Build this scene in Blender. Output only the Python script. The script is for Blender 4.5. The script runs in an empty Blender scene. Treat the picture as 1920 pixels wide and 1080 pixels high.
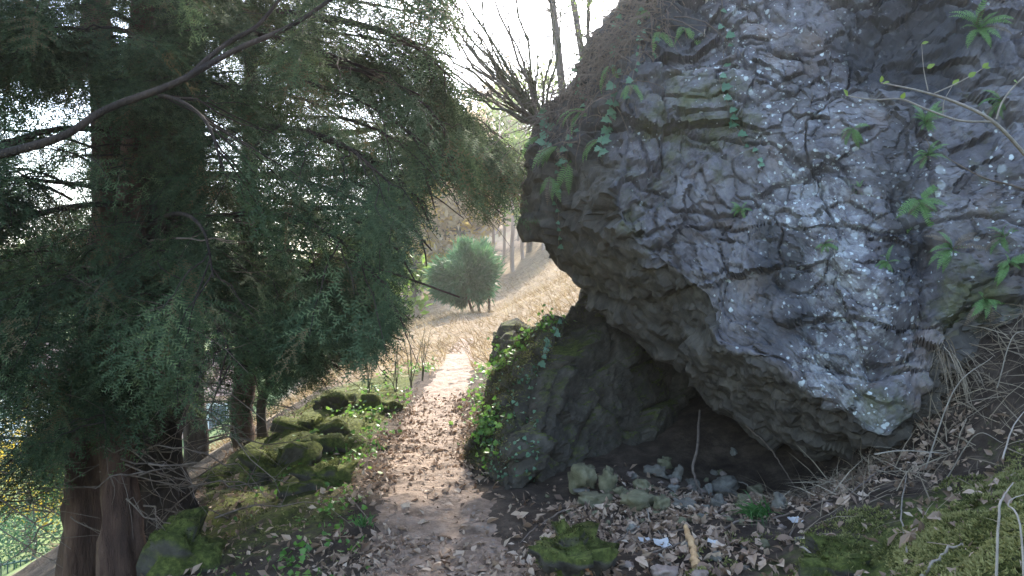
import bpy, math, random
import numpy as np
from mathutils import Vector, Matrix
from mathutils.bvhtree import BVHTree

random.seed(7)
rng = np.random.default_rng(7)
SC = bpy.context.scene
COL = SC.collection

# ------------------------------------------------------------------ camera, sky, sun, exposure
FPX = 1478.0                       # focal length in photo pixels (1920 wide)
CAMZ = 1.6
cam_d = bpy.data.cameras.new('camera'); cam_d.sensor_width = 36.0; cam_d.lens = FPX / 1920 * 36
cam_d.clip_start = 0.05; cam_d.clip_end = 3000
cam = bpy.data.objects.new('camera', cam_d); COL.objects.link(cam)
cam.location = (0, 0, CAMZ); cam.rotation_euler = (math.radians(90), 0, 0)
SC.camera = cam

SUN_EL, SUN_AZ = math.radians(40), math.radians(9)       # azimuth measured from +Y towards +X
w = bpy.data.worlds.new('World'); SC.world = w; w.use_nodes = True
wn = w.node_tree.nodes; wl = w.node_tree.links
sky = wn.new('ShaderNodeTexSky'); sky.sky_type = 'NISHITA'; sky.sun_disc = False
sky.sun_elevation = SUN_EL; sky.sun_rotation = SUN_AZ
sky.air_density = 1.0; sky.dust_density = 1.6; sky.ozone_density = 1.2
wl.new(sky.outputs['Color'], wn['Background'].inputs['Color'])
wn['Background'].inputs['Strength'].default_value = 0.15
sd = bpy.data.lights.new('sun', 'SUN'); sd.energy = 2.2; sd.angle = math.radians(1.2); sd.color = (1.0, 0.93, 0.80)
sun = bpy.data.objects.new('sun', sd); COL.objects.link(sun)
sdir = Vector((math.sin(SUN_AZ) * math.cos(SUN_EL), math.cos(SUN_AZ) * math.cos(SUN_EL), math.sin(SUN_EL)))
sun.rotation_euler = sdir.to_track_quat('Z', 'Y').to_euler(); sun.location = sdir * 60
SC.view_settings.view_transform = 'Standard'; SC.view_settings.look = 'None'
SC.view_settings.exposure = 2.55; SC.view_settings.gamma = 1.0; SC.view_settings.use_curve_mapping = False
SC.render.engine = 'CYCLES'
SC.cycles.use_denoising = True
SC.cycles.max_bounces = 6; SC.cycles.diffuse_bounces = 4; SC.cycles.glossy_bounces = 2
SC.cycles.transmission_bounces = 4; SC.cycles.transparent_max_bounces = 6; SC.cycles.volume_bounces = 1
SC.cycles.caustics_reflective = False; SC.cycles.caustics_refractive = False

# ------------------------------------------------------------------ numeric helpers
def lerp(a, b, t): return a + (b - a) * t
def sstep(a, b, x):
    t = np.clip((x - a) / (b - a), 0, 1); return t * t * (3 - 2 * t)

def _hash(ix, iy, iz, s=0):
    h = (ix.astype(np.int64) * 374761393 + iy.astype(np.int64) * 668265263 + iz.astype(np.int64) * 2147483647 + s * 974634777) & 0xffffffff
    h = ((h ^ (h >> 13)) * 1274126177) & 0xffffffff
    h = ((h ^ (h >> 16)) * 2246822519) & 0xffffffff
    h = h ^ (h >> 15)
    return (h & 0xffffff) / float(0x1000000)

def vnoise(p, s=0):
    """value noise in -1..1, p (n,3)"""
    i = np.floor(p); f = p - i; i = i.astype(np.int64)
    f = f * f * f * (f * (f * 6 - 15) + 10)
    r = 0
    for dx in (0, 1):
        wx = f[:, 0] if dx else 1 - f[:, 0]
        for dy in (0, 1):
            wy = f[:, 1] if dy else 1 - f[:, 1]
            for dz in (0, 1):
                wz = f[:, 2] if dz else 1 - f[:, 2]
                r = r + wx * wy * wz * _hash(i[:, 0] + dx, i[:, 1] + dy, i[:, 2] + dz, s)
    return r * 2 - 1

def fbm(p, oct=4, s=0):
    r = 0; a = 0.5
    for k in range(oct):
        r = r + a * vnoise(p * (2.03 ** k) + 17.3 * k, s + k); a *= 0.5
    return r

def facet(p, s=0, tilt=0.6):
    """faceted chips: every Worley cell is a small tilted plane; returns height and edge distance"""
    i = np.floor(p).astype(np.int64)
    d1 = np.full(len(p), 9.0); d2 = np.full(len(p), 9.0); val = np.zeros(len(p))
    for dx in (-1, 0, 1):
        for dy in (-1, 0, 1):
            for dz in (-1, 0, 1):
                c = i + np.array([dx, dy, dz])
                j = np.stack([_hash(c[:, 0], c[:, 1], c[:, 2], s + k) for k in range(3)], 1)
                dv = p - (c + j); d = np.sqrt((dv * dv).sum(1))
                g = np.stack([_hash(c[:, 0], c[:, 1], c[:, 2], s + 5 + k) - 0.5 for k in range(3)], 1)
                o = _hash(c[:, 0], c[:, 1], c[:, 2], s + 9) - 0.5
                hgt = (dv * g).sum(1) * 2 * tilt + o
                m = d < d1
                d2 = np.where(m, d1, np.minimum(d2, d)); val = np.where(m, hgt, val); d1 = np.where(m, d, d1)
    return val, d2 - d1

def P(px, py, Y):
    return np.array([(px - 960) / FPX * Y, Y, CAMZ - (py - 540) / FPX * Y])
def pix(p):
    return 960 + p[..., 0] / p[..., 1] * FPX, 540 - (p[..., 2] - CAMZ) / p[..., 1] * FPX

# ------------------------------------------------------------------ mesh builder
class MB:
    def __init__(s): s.V = []; s.F = {3: [], 4: []}; s.A = []; s.n = 0
    def add(s, v, f, a=0.5):
        v = np.asarray(v, float); f = np.asarray(f, int)
        s.V.append(v); s.F[f.shape[1]].append(f + s.n); s.n += len(v)
        s.A.append(np.broadcast_to(np.asarray(a, float), (len(v),)))
        return s
    def mesh(s, name, smooth=False):
        V = np.concatenate(s.V); A = np.concatenate(s.A)
        f3 = np.concatenate(s.F[3]) if s.F[3] else np.zeros((0, 3), int)
        f4 = np.concatenate(s.F[4]) if s.F[4] else np.zeros((0, 4), int)
        me = bpy.data.meshes.new(name)
        me.vertices.add(len(V)); me.vertices.foreach_set('co', V.astype(np.float32).ravel())
        nl = f3.size + f4.size
        me.loops.add(nl); me.loops.foreach_set('vertex_index', np.concatenate([f3.ravel(), f4.ravel()]).astype(np.int32))
        me.polygons.add(len(f3) + len(f4))
        st = np.concatenate([np.arange(len(f3)) * 3, f3.size + np.arange(len(f4)) * 4]).astype(np.int32)
        me.polygons.foreach_set('loop_start', st)
        me.polygons.foreach_set('use_smooth', np.full(len(st), smooth))
        at = me.attributes.new('rnd', 'FLOAT', 'POINT'); at.data.foreach_set('value', A.astype(np.float32))
        me.update(calc_edges=True)
        return me
    def build(s, name, mat, parent=None, smooth=False):
        me = s.mesh(name, smooth); return link(name, me, mat, parent)

def link(name, me, mat, parent=None):
    o = bpy.data.objects.new(name, me); COL.objects.link(o)
    if mat and not me.materials: me.materials.append(MAT[mat])
    if parent is not None: o.parent = parent
    return o
def empty(name, loc=(0, 0, 0), rz=0.0):
    o = bpy.data.objects.new(name, None); COL.objects.link(o); o.location = loc; o.rotation_euler = (0, 0, rz)
    o.empty_display_size = 0.1
    return o
def tag(o, label, cat, group=None):
    o['label'] = label; o['category'] = cat
    if group: o['group'] = group
    return o
def structure(o): o['kind'] = 'structure'; return o
def stuff(o): o['kind'] = 'stuff'; return o

def crom(pts, n):
    pts = np.asarray(pts, float)
    if len(pts) == 2: 
        t = np.linspace(0, 1, n)[:, None]; return pts[0] * (1 - t) + pts[1] * t
    q = np.vstack([2 * pts[0] - pts[1], pts, 2 * pts[-1] - pts[-2]])
    t = np.linspace(0, len(pts) - 1 - 1e-6, n); k = t.astype(int); f = (t - k)[:, None]
    a, b, c, d = q[k], q[k + 1], q[k + 2], q[k + 3]
    return 0.5 * (2 * b + (c - a) * f + (2 * a - 5 * b + 4 * c - d) * f ** 2 + (3 * b - a - 3 * c + d) * f ** 3)

def tube(mb, pts, r, sides=6, a=0.5, flute=0.0, seed=0):
    pts = np.asarray(pts, float); n = len(pts)
    r = np.broadcast_to(np.asarray(r, float), (n,)) if np.ndim(r) == 0 else np.interp(np.linspace(0, 1, n), np.linspace(0, 1, len(r)), r)
    T = np.gradient(pts, axis=0); T /= np.linalg.norm(T, axis=1)[:, None] + 1e-9
    ref = np.array([0, 0, 1.0]) if abs(T[:, 2]).mean() < 0.75 else np.array([0, 1.0, 0])
    A = np.cross(T, ref); A /= np.linalg.norm(A, axis=1)[:, None] + 1e-9
    B = np.cross(T, A)
    th = np.linspace(0, 2 * math.pi, sides, endpoint=False)
    rr = r[:, None] * np.ones(sides)[None]
    if flute:
        q = np.stack([np.cos(th)[None] * 1.6 + 0 * rr, np.sin(th)[None] * 1.6 + 0 * rr, (np.linspace(0, 1, n) * n * 0.12)[:, None] + 0 * rr], -1).reshape(-1, 3)
        rr = rr * (1 + flute * (fbm(q * 1.4 + seed * 9.1, 3, seed).reshape(rr.shape) * 2))
    v = pts[:, None] + rr[..., None] * (np.cos(th)[None, :, None] * A[:, None] + np.sin(th)[None, :, None] * B[:, None])
    i = np.arange(n - 1)[:, None] * sides; j = np.arange(sides)[None]; k = (j + 1) % sides
    f = np.stack([i + j, i + k, i + sides + k, i + sides + j], -1).reshape(-1, 4)
    v = v.reshape(-1, 3)
    mb.add(v, f, a)
    # caps
    for base, c in ((0, pts[0]), ((n - 1) * sides, pts[-1])):
        cv = np.vstack([v[base:base + sides], c[None]])
        mb.add(cv, np.array([[q, (q + 1) % sides, sides] for q in range(sides)]), a)

def grid_faces(nu, nv, closed_u=False):
    i = np.arange(nv - 1)[:, None]; j = np.arange(nu if closed_u else nu - 1)[None]
    k = (j + 1) % nu
    return np.stack([i * nu + j, i * nu + k, (i + 1) * nu + k, (i + 1) * nu + j], -1).reshape(-1, 4)

def rotm(dirv, up, roll=0.0):
    """frame with x along dirv and z close to up"""
    x = np.asarray(dirv, float); x = x / (np.linalg.norm(x, axis=-1, keepdims=True) + 1e-9)
    y = np.cross(up, x); y /= np.linalg.norm(y, axis=-1, keepdims=True) + 1e-9
    z = np.cross(x, y)
    return np.stack([x, y, z], -1)

def bake(mb, var, pos, R, sc, a):
    """stamp copies of one small mesh (verts, tris/quads): pos (n,3) R (n,3,3) sc (n,)"""
    v, f, va = var
    n = len(pos)
    if n == 0: return
    out = np.einsum('nij,vj->nvi', R, v) * np.asarray(sc)[:, None, None] + np.asarray(pos)[:, None]
    ff = (np.asarray(f)[None] + (np.arange(n) * len(v))[:, None, None]).reshape(-1, np.shape(f)[1])
    aa = (np.asarray(a)[:, None] + np.asarray(va)[None]).ravel()
    mb.add(out.reshape(-1, 3), ff, aa)

# ------------------------------------------------------------------ materials
MAT = {}
def nt(name):
    m = bpy.data.materials.new(name); m.use_nodes = True; MAT[name] = m
    n = m.node_tree.nodes; n.clear(); return m, n, m.node_tree.links
def ramp(n, stops):
    r = n.new('ShaderNodeValToRGB'); e = r.color_ramp.elements
    while len(e) < len(stops): e.new(0.5)
    for q, (p, c) in zip(e, stops): q.position = p; q.color = (*c, 1) if len(c) == 3 else c
    return r
def noise(n, l, co, scale, detail=5, rough=0.6, dist=0.0):
    t = n.new('ShaderNodeTexNoise'); t.inputs['Scale'].default_value = scale; t.inputs['Detail'].default_value = detail
    t.inputs['Roughness'].default_value = rough; t.inputs['Distortion'].default_value = dist
    l.new(co, t.inputs['Vector']); return t
def mixc(n, l, fac, a, b, blend='MIX'):
    m = n.new('ShaderNodeMix'); m.data_type = 'RGBA'; m.blend_type = blend
    for s, x in ((m.inputs['Factor'], fac), (m.inputs[6], a), (m.inputs[7], b)):
        if isinstance(x, (int, float)): s.default_value = x
        elif isinstance(x, tuple): s.default_value = (*x, 1)
        else: l.new(x, s)
    return m.outputs[2]
def math_n(n, l, op, a, b=0.0, clamp=False):
    m = n.new('ShaderNodeMath'); m.operation = op; m.use_clamp = clamp
    for s, x in zip(m.inputs, (a, b)):
        if isinstance(x, (int, float)): s.default_value = x
        else: l.new(x, s)
    return m.outputs[0]
def finish(n, l, col, rough=0.85, bump=None, bstr=0.4, bdist=0.02, trans=0.0, tcol=None, spec=0.3):
    out = n.new('ShaderNodeOutputMaterial'); b = n.new('ShaderNodeBsdfPrincipled')
    if isinstance(col, tuple): b.inputs['Base Color'].default_value = (*col, 1)
    else: l.new(col, b.inputs['Base Color'])
    if isinstance(rough, (int, float)): b.inputs['Roughness'].default_value = rough
    else: l.new(rough, b.inputs['Roughness'])
    b.inputs['Specular IOR Level'].default_value = spec
    if bump is not None:
        bp = n.new('ShaderNodeBump'); bp.inputs['Strength'].default_value = bstr; bp.inputs['Distance'].default_value = bdist
        l.new(bump, bp.inputs['Height']); l.new(bp.outputs[0], b.inputs['Normal'])
    if trans:
        t = n.new('ShaderNodeBsdfTranslucent')
        if tcol is None: tcol = col
        if isinstance(tcol, tuple): t.inputs[0].default_value = (*tcol, 1)
        else: l.new(tcol, t.inputs[0])
        mx = n.new('ShaderNodeMixShader'); mx.inputs[0].default_value = trans
        l.new(b.outputs[0], mx.inputs[1]); l.new(t.outputs[0], mx.inputs[2]); l.new(mx.outputs[0], out.inputs[0])
    else: l.new(b.outputs[0], out.inputs[0])
def coord(n): return n.new('ShaderNodeTexCoord').outputs['Object']
def attr(n, name='rnd'):
    a = n.new('ShaderNodeAttribute'); a.attribute_name = name; return a.outputs['Fac']

def m_leaf(name, stops, trans=0.3, rough=0.5, spec=0.35):
    m, n, l = nt(name)
    r = ramp(n, stops); l.new(attr(n), r.inputs[0])
    finish(n, l, r.outputs[0], rough, trans=trans, spec=spec)
def m_simple(name, stops, scale, rough=0.85, bscale=None, bstr=0.5, bdist=0.02, stretch=None, spec=0.25):
    m, n, l = nt(name); co = coord(n)
    if stretch:
        mp = n.new('ShaderNodeMapping'); mp.inputs['Scale'].default_value = stretch; l.new(co, mp.inputs[0]); co = mp.outputs[0]
    t = noise(n, l, co, scale, 6, 0.65); r = ramp(n, stops); l.new(t.outputs['Fac'], r.inputs[0])
    b = noise(n, l, co, bscale or scale * 4, 6, 0.7)
    finish(n, l, r.outputs[0], rough, b.outputs['Fac'], bstr, bdist, spec=spec)

m_leaf('yew', [(0, (.024, .040, .022)), (.35, (.052, .078, .038)), (.65, (.092, .128, .058)), (.85, (.14, .175, .075)), (.97, (.13, .17, .07)), (1, (.13, .10, .05))], .3, .7, .06)
m_leaf('pine', [(0, (.04, .10, .045)), (.5, (.07, .16, .07)), (1, (.13, .25, .10))], .4)
m_leaf('ivy', [(0, (.05, .12, .06)), (.5, (.09, .19, .10)), (1, (.16, .29, .17))], .35, .35, .5)
m_leaf('ivy_bright', [(0, (.05, .13, .02)), (.5, (.10, .22, .04)), (1, (.20, .32, .06))], .42, .4, .4)
m_leaf('fern', [(0, (.09, .18, .05)), (.5, (.16, .28, .09)), (1, (.25, .38, .15))], .35, .5)
m_leaf('moss_fuzz', [(0, (.035, .04, .012)), (.4, (.09, .098, .03)), (.75, (.195, .19, .065)), (1, (.30, .28, .11))], .25, .9, .1)
m_leaf('grass', [(0, (.03, .09, .02)), (1, (.08, .19, .05))], .35)
m_leaf('straw', [(0, (.12, .085, .055)), (.5, (.23, .18, .12)), (1, (.38, .31, .215))], .25, .8)
m_leaf('straw_dull', [(0, (.09, .065, .045)), (.5, (.17, .13, .09)), (1, (.32, .26, .19))], .2, .8)
m_leaf('straw_sun', [(0, (.12, .08, .04)), (.4, (.24, .17, .09)), (.75, (.35, .27, .155)), (1, (.46, .38, .23))], .3, .8)
m_leaf('litter', [(0, (.085, .05, .032)), (.25, (.20, .13, .085)), (.6, (.35, .245, .165)), (.85, (.44, .33, .235)), (1, (.50, .40, .30))], .15, .7)
m_leaf('fresh', [(0, (.07, .13, .02)), (.5, (.15, .24, .04)), (1, (.27, .34, .07))], .45)
m_leaf('yellow', [(0, (.42, .28, .02)), (1, (.72, .55, .06))], .4)
m_leaf('yellow_tan', [(0, (.34, .24, .09)), (.5, (.56, .42, .13)), (1, (.70, .57, .2))], .6, .9, .05)
m_leaf('far_tan', [(0, (.30, .23, .14)), (1, (.50, .41, .27))], .55, .9, .05)
m_simple('yew_bark', [(.3, (.016, .012, .010)), (.5, (.038, .027, .021)), (.72, (.085, .06, .045))], 6, .9, 16, 1.0, .05, (1, 1, .16))
m_simple('yew_bark_red', [(.3, (.03, .018, .013)), (.5, (.075, .042, .029)), (.72, (.15, .09, .06))], 7, .9, 16, 1.0, .05, (1, 1, .14))
m_simple('bark', [(.3, (.05, .042, .035)), (.55, (.12, .10, .085)), (.75, (.2, .175, .15))], 8, .9, 24, .7, .015, (1, 1, .3))
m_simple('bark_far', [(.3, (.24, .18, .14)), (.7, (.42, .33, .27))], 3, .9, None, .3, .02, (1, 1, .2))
m_simple('twig', [(.3, (.09, .065, .05)), (.7, (.2, .155, .12))], 20, .8)
m_simple('twig_pale', [(.3, (.20, .165, .125)), (.7, (.36, .31, .25))], 20, .7)
m_simple('twig_green', [(.3, (.06, .06, .035)), (.7, (.13, .12, .07))], 10, .8)
m_simple('wood_broken', [(.3, (.32, .18, .075)), (.7, (.56, .37, .19))], 22, .7, None, .5, .01, (1, 1, .3))
m_simple('scrap', [(.3, (.32, .31, .29)), (.7, (.45, .44, .42))], 30, .8, None, .3, .005)
m_simple('stone_pale', [(.3, (.13, .12, .095)), (.7, (.24, .225, .19))], 16, .85)
m_simple('stone_brown', [(.3, (.16, .115, .09)), (.7, (.3, .235, .19))], 16, .85)
m_simple('stone_orange', [(.3, (.3, .13, .05)), (.7, (.45, .22, .1))], 16, .7)
m_simple('stone_green', [(.28, (.06, .055, .03)), (.5, (.125, .115, .065)), (.72, (.21, .19, .12))], 11, .9, 40, .6, .012)
m_simple('stone_grey', [(.28, (.07, .062, .048)), (.5, (.125, .112, .09)), (.72, (.20, .185, .15))], 11, .9, 40, .6, .012)
m_simple('plaster_white', [(.3, (.66, .65, .62)), (.7, (.78, .77, .74))], 3, .9)
m_simple('plaster_pink', [(.3, (.55, .33, .27)), (.7, (.66, .41, .34))], 3, .9)
m_simple('roof', [(.3, (.14, .10, .09)), (.7, (.24, .17, .15))], 5, .9)
m_simple('window_glass', [(.3, (.05, .07, .09)), (.7, (.10, .13, .16))], 2, .2)
m_simple('rail_paint', [(.3, (.012, .05, .045)), (.7, (.025, .085, .075))], 12, .5)
m_simple('lane', [(.3, (.30, .28, .25)), (.7, (.42, .40, .37))], 4, .95)

def m_mossrock(name, base, mossk, thr):
    m, n, l = nt(name); co = coord(n)
    a = noise(n, l, co, 7, 6, .65); r = ramp(n, base); l.new(a.outputs['Fac'], r.inputs[0])
    g = noise(n, l, co, 26, 5, .7); mr = ramp(n, mossk); l.new(g.outputs['Fac'], mr.inputs[0])
    geo = n.new('ShaderNodeNewGeometry'); sx = n.new('ShaderNodeSeparateXYZ'); l.new(geo.outputs['Normal'], sx.inputs[0])
    big = noise(n, l, co, 3.2, 5, .6)
    f = math_n(n, l, 'ADD', math_n(n, l, 'MULTIPLY', sx.outputs['Z'], .8), math_n(n, l, 'MULTIPLY', big.outputs['Fac'], 1.2))
    f = math_n(n, l, 'MULTIPLY', math_n(n, l, 'SUBTRACT', f, thr), 3.2, True)
    b = noise(n, l, co, 45, 5, .75)
    finish(n, l, mixc(n, l, f, r.outputs[0], mr.outputs[0]), .95, b.outputs['Fac'], .8, .03, spec=.15)
MOSS = [(.3, (.030, .036, .010)), (.5, (.075, .088, .022)), (.7, (.15, .165, .04))]
m_mossrock('moss_rock', [(.3, (.04, .035, .028)), (.7, (.12, .11, .09))], MOSS, .55)
m_mossrock('foot_rock', [(.28, (.032, .027, .021)), (.5, (.065, .057, .045)), (.72, (.125, .112, .09))], MOSS, 1.12)

def m_cliff():
    m, n, l = nt('cliff'); co = coord(n)
    geo = n.new('ShaderNodeNewGeometry'); sx = n.new('ShaderNodeSeparateXYZ'); l.new(geo.outputs['Normal'], sx.inputs[0])
    # weathered face: blue grey limestone with paler scales
    t1 = noise(n, l, co, 1.6, 6, .62); t2 = noise(n, l, co, 9, 6, .7, .4)
    face = ramp(n, [(.30, (.052, .046, .049)), (.46, (.115, .104, .108)), (.58, (.19, .178, .18)), (.74, (.34, .325, .32))])
    l.new(math_n(n, l, 'ADD', math_n(n, l, 'MULTIPLY', t1.outputs['Fac'], .45), math_n(n, l, 'MULTIPLY', t2.outputs['Fac'], .55)), face.inputs[0])
    col = face.outputs[0]
    # warm bare patches
    t3 = noise(n, l, co, 2.3, 5, .6); w3 = ramp(n, [(.56, (0, 0, 0)), (.68, (1, 1, 1))]); l.new(t3.outputs['Fac'], w3.inputs[0])
    col = mixc(n, l, math_n(n, l, 'MULTIPLY', w3.outputs[0], .6), col, (.21, .16, .13))
    # pale scaly crust, thickest in the streaks
    t7 = noise(n, l, co, 4.5, 9, .72, .6); t8 = noise(n, l, co, 13, 6, .7)
    pc = math_n(n, l, 'ADD', math_n(n, l, 'ADD', math_n(n, l, 'MULTIPLY', t7.outputs['Fac'], .6), math_n(n, l, 'MULTIPLY', t8.outputs['Fac'], .4)), math_n(n, l, 'MULTIPLY', attr(n, 'lichen'), .22))
    pc = math_n(n, l, 'MULTIPLY', math_n(n, l, 'SUBTRACT', pc, .645), 13, True)
    col = mixc(n, l, math_n(n, l, 'MULTIPLY', pc, .65), col, (.36, .36, .355))
    # dark stained streaks, and shade painted onto the left flank and top hollows
    st = attr(n, 'stain_shade'); t9 = noise(n, l, co, 3.5, 6, .7)
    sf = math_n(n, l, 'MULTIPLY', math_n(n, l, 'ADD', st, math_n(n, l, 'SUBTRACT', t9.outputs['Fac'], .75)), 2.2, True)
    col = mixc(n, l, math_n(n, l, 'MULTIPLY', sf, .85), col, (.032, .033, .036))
    # moss film, painted by the vertex attribute
    t4 = noise(n, l, co, 5, 6, .7); mm = math_n(n, l, 'MULTIPLY', math_n(n, l, 'ADD', attr(n, 'moss'), math_n(n, l, 'SUBTRACT', math_n(n, l, 'MULTIPLY', t4.outputs['Fac'], 2.2), 1.5)), 2.0, True)
    t5 = noise(n, l, co, 22, 5, .7); mc = ramp(n, [(.3, (.045, .05, .02)), (.7, (.15, .15, .065))]); l.new(t5.outputs['Fac'], mc.inputs[0])
    col = mixc(n, l, math_n(n, l, 'MULTIPLY', mm, .85), col, mc.outputs[0])
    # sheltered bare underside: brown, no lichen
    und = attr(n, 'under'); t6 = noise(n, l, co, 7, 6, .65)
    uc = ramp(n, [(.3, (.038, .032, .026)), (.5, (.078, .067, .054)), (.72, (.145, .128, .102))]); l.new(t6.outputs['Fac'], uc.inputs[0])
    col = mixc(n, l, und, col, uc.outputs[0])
    # white lichen crusts: blotches of several sizes, thicker in the vertical streaks
    dens = attr(n, 'lichen')
    dw = n.new('ShaderNodeVectorMath'); dw.operation = 'ADD'
    sc = n.new('ShaderNodeVectorMath'); sc.operation = 'SCALE'; sc.inputs['Scale'].default_value = .05
    wn_ = noise(n, l, co, 14, 3, .6); l.new(wn_.outputs['Color'], sc.inputs[0]); l.new(co, dw.inputs[0]); l.new(sc.outputs[0], dw.inputs[1])
    for s_, th, k in ((13, .30, .9), (30, .30, .8), (6.5, .22, .35)):
        v = n.new('ShaderNodeTexVoronoi'); v.inputs['Scale'].default_value = s_; l.new(dw.outputs[0], v.inputs['Vector'])
        sep = n.new('ShaderNodeSeparateColor'); l.new(v.outputs['Color'], sep.inputs[0])
        pick = math_n(n, l, 'GREATER_THAN', dens, sep.outputs[0])
        size = math_n(n, l, 'MULTIPLY', sep.outputs[1], th)
        disk = math_n(n, l, 'MULTIPLY', math_n(n, l, 'SUBTRACT', math_n(n, l, 'ADD', size, .06), v.outputs['Distance']), 14, True)
        f = math_n(n, l, 'MULTIPLY', math_n(n, l, 'MULTIPLY', pick, disk), k)
        f = math_n(n, l, 'MULTIPLY', math_n(n, l, 'MULTIPLY', f, math_n(n, l, 'SUBTRACT', 1.0, und)), math_n(n, l, 'SUBTRACT', 1.0, math_n(n, l, 'MULTIPLY', sf, .8)))
        col = mixc(n, l, f, col, (.56, .60, .58))
    b = noise(n, l, co, 26, 8, .75); b2 = noise(n, l, co, 7, 4, .6, 1.2)
    h = math_n(n, l, 'ADD', b.outputs['Fac'], b2.outputs['Fac'])
    finish(n, l, col, .82, h, .5, .026, spec=.3)
m_cliff()

def m_ground():
    m, n, l = nt('ground'); co = coord(n)
    a = noise(n, l, co, 5, 8, .7); soil = ramp(n, [(.3, (.026, .018, .013)), (.5, (.058, .042, .030)), (.7, (.12, .09, .067))]); l.new(a.outputs['Fac'], soil.inputs[0])
    g = noise(n, l, co, 20, 6, .7); mo = ramp(n, MOSS); l.new(g.outputs['Fac'], mo.inputs[0])
    d = noise(n, l, co, 3, 8, .75); dr = ramp(n, [(.3, (.14, .095, .055)), (.5, (.25, .185, .115)), (.7, (.34, .265, .17))]); l.new(d.outputs['Fac'], dr.inputs[0])
    f = noise(n, l, co, .35, 6, .7); fo = ramp(n, [(.3, (.30, .20, .13)), (.55, (.45, .32, .21)), (.75, (.50, .42, .22))]); l.new(f.outputs['Fac'], fo.inputs[0])
    v = noise(n, l, co, .12, 6, .7); va = ramp(n, [(.3, (.10, .14, .05)), (.55, (.19, .24, .09)), (.75, (.33, .33, .2))]); l.new(v.outputs['Fac'], va.inputs[0])
    def msk(name, sc_=6.0):
        t = noise(n, l, co, sc_, 5, .7)
        return math_n(n, l, 'MULTIPLY', math_n(n, l, 'ADD', attr(n, name), math_n(n, l, 'SUBTRACT', math_n(n, l, 'MULTIPLY', t.outputs['Fac'], 1.6), 1.3)), 3.0, True)
    c = mixc(n, l, msk('moss'), soil.outputs[0], mo.outputs[0])
    c = mixc(n, l, msk('dry', 3), c, dr.outputs[0])
    c = mixc(n, l, msk('forest', .6), c, fo.outputs[0])
    c = mixc(n, l, msk('valley', .3), c, va.outputs[0])
    b = noise(n, l, co, 30, 8, .75)
    finish(n, l, c, .95, b.outputs['Fac'], .9, .03, spec=.15)
m_ground()
def m_path():
    m, n, l = nt('path'); co = coord(n)
    a = noise(n, l, co, 6, 8, .72); s = ramp(n, [(.3, (.09, .056, .036)), (.45, (.20, .135, .092)), (.65, (.35, .25, .18))]); l.new(a.outputs['Fac'], s.inputs[0])
    v = n.new('ShaderNodeTexVoronoi'); v.inputs['Scale'].default_value = 26; l.new(co, v.inputs['Vector'])
    sep = n.new('ShaderNodeSeparateColor'); l.new(v.outputs['Color'], sep.inputs[0])
    peb = math_n(n, l, 'MULTIPLY', math_n(n, l, 'GREATER_THAN', sep.outputs[0], .78), math_n(n, l, 'LESS_THAN', v.outputs['Distance'], .35))
    c = mixc(n, l, math_n(n, l, 'MULTIPLY', peb, .7), s.outputs[0], (.25, .21, .175))
    b = noise(n, l, co, 32, 8, .78)
    h = math_n(n, l, 'SUBTRACT', b.outputs['Fac'], math_n(n, l, 'MULTIPLY', v.outputs['Distance'], .5))
    finish(n, l, c, .8, h, .9, .03, spec=.3)
m_path()

# ------------------------------------------------------------------ terrain
PY = [-3, 0, 2, 4.4, 7, 10, 15, 20, 26, 40]
PX = [.3, .15, -.05, -.36, -.76, -.97, -1.05, -1.3, -1.2, -1.0]
def path_x(Y): return np.interp(Y, PY, PX)
def path_w(Y): return np.interp(Y, [0, 4.4, 7, 10, 15, 20], [.55, .50, .42, .38, .33, .28])
def hbase(X, Y):
    u = X - path_x(Y)
    rn = np.interp(u, [.45, .9, 2, 3.2, 3.8, 5, 8, 14, 40, 120], [0, .03, .15, .52, 1.28, 2.3, 4, 7, 11, 13])
    rf = np.interp(u, [.35, .8, 2, 4, 8, 14, 40, 120], [0, .08, .75, 1.9, 4, 6.5, 11, 13])
    ln = np.interp(-u, [.5, .9, 2.2, 3, 8, 14, 20], [0, -.02, -.36, -.85, -4.2, -7.6, -8.5])
    lf = np.interp(-u, [.4, 1.2, 2.5, 5, 9, 15, 22], [0, -.1, -.35, -1.8, -4.4, -7.5, -8.5])
    w1 = sstep(8, 13, Y)
    z = np.where(u > 0, lerp(rn, rf, w1), lerp(ln, lf, w1))
    z = z + np.interp(Y, [0, 8, 16, 19, 22, 30, 42, 60, 90], [0, 0, .08, .14, .06, .6, 1.6, 3.0, 4.0])
    z = z + .55 * np.exp(-((X - 2.25) ** 2 / .7 + (Y - 2.5) ** 2 / 1.5))
    z = z - .52 * np.exp(-((X - 2.2) ** 2 / .55 + (Y - 6.35) ** 2 / .7))
    z = z + 19 * np.exp(-(((X - 22) / 36) ** 2 + ((Y - 108) / 40) ** 2)) * sstep(25, 60, Y)
    z = z + 16 * np.exp(-(((X + 20) / 60) ** 2 + ((Y - 230) / 60) ** 2)) + 15 * np.exp(-(((X + 190) / 60) ** 2 + ((Y - 120) / 150) ** 2))
    return z
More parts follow.
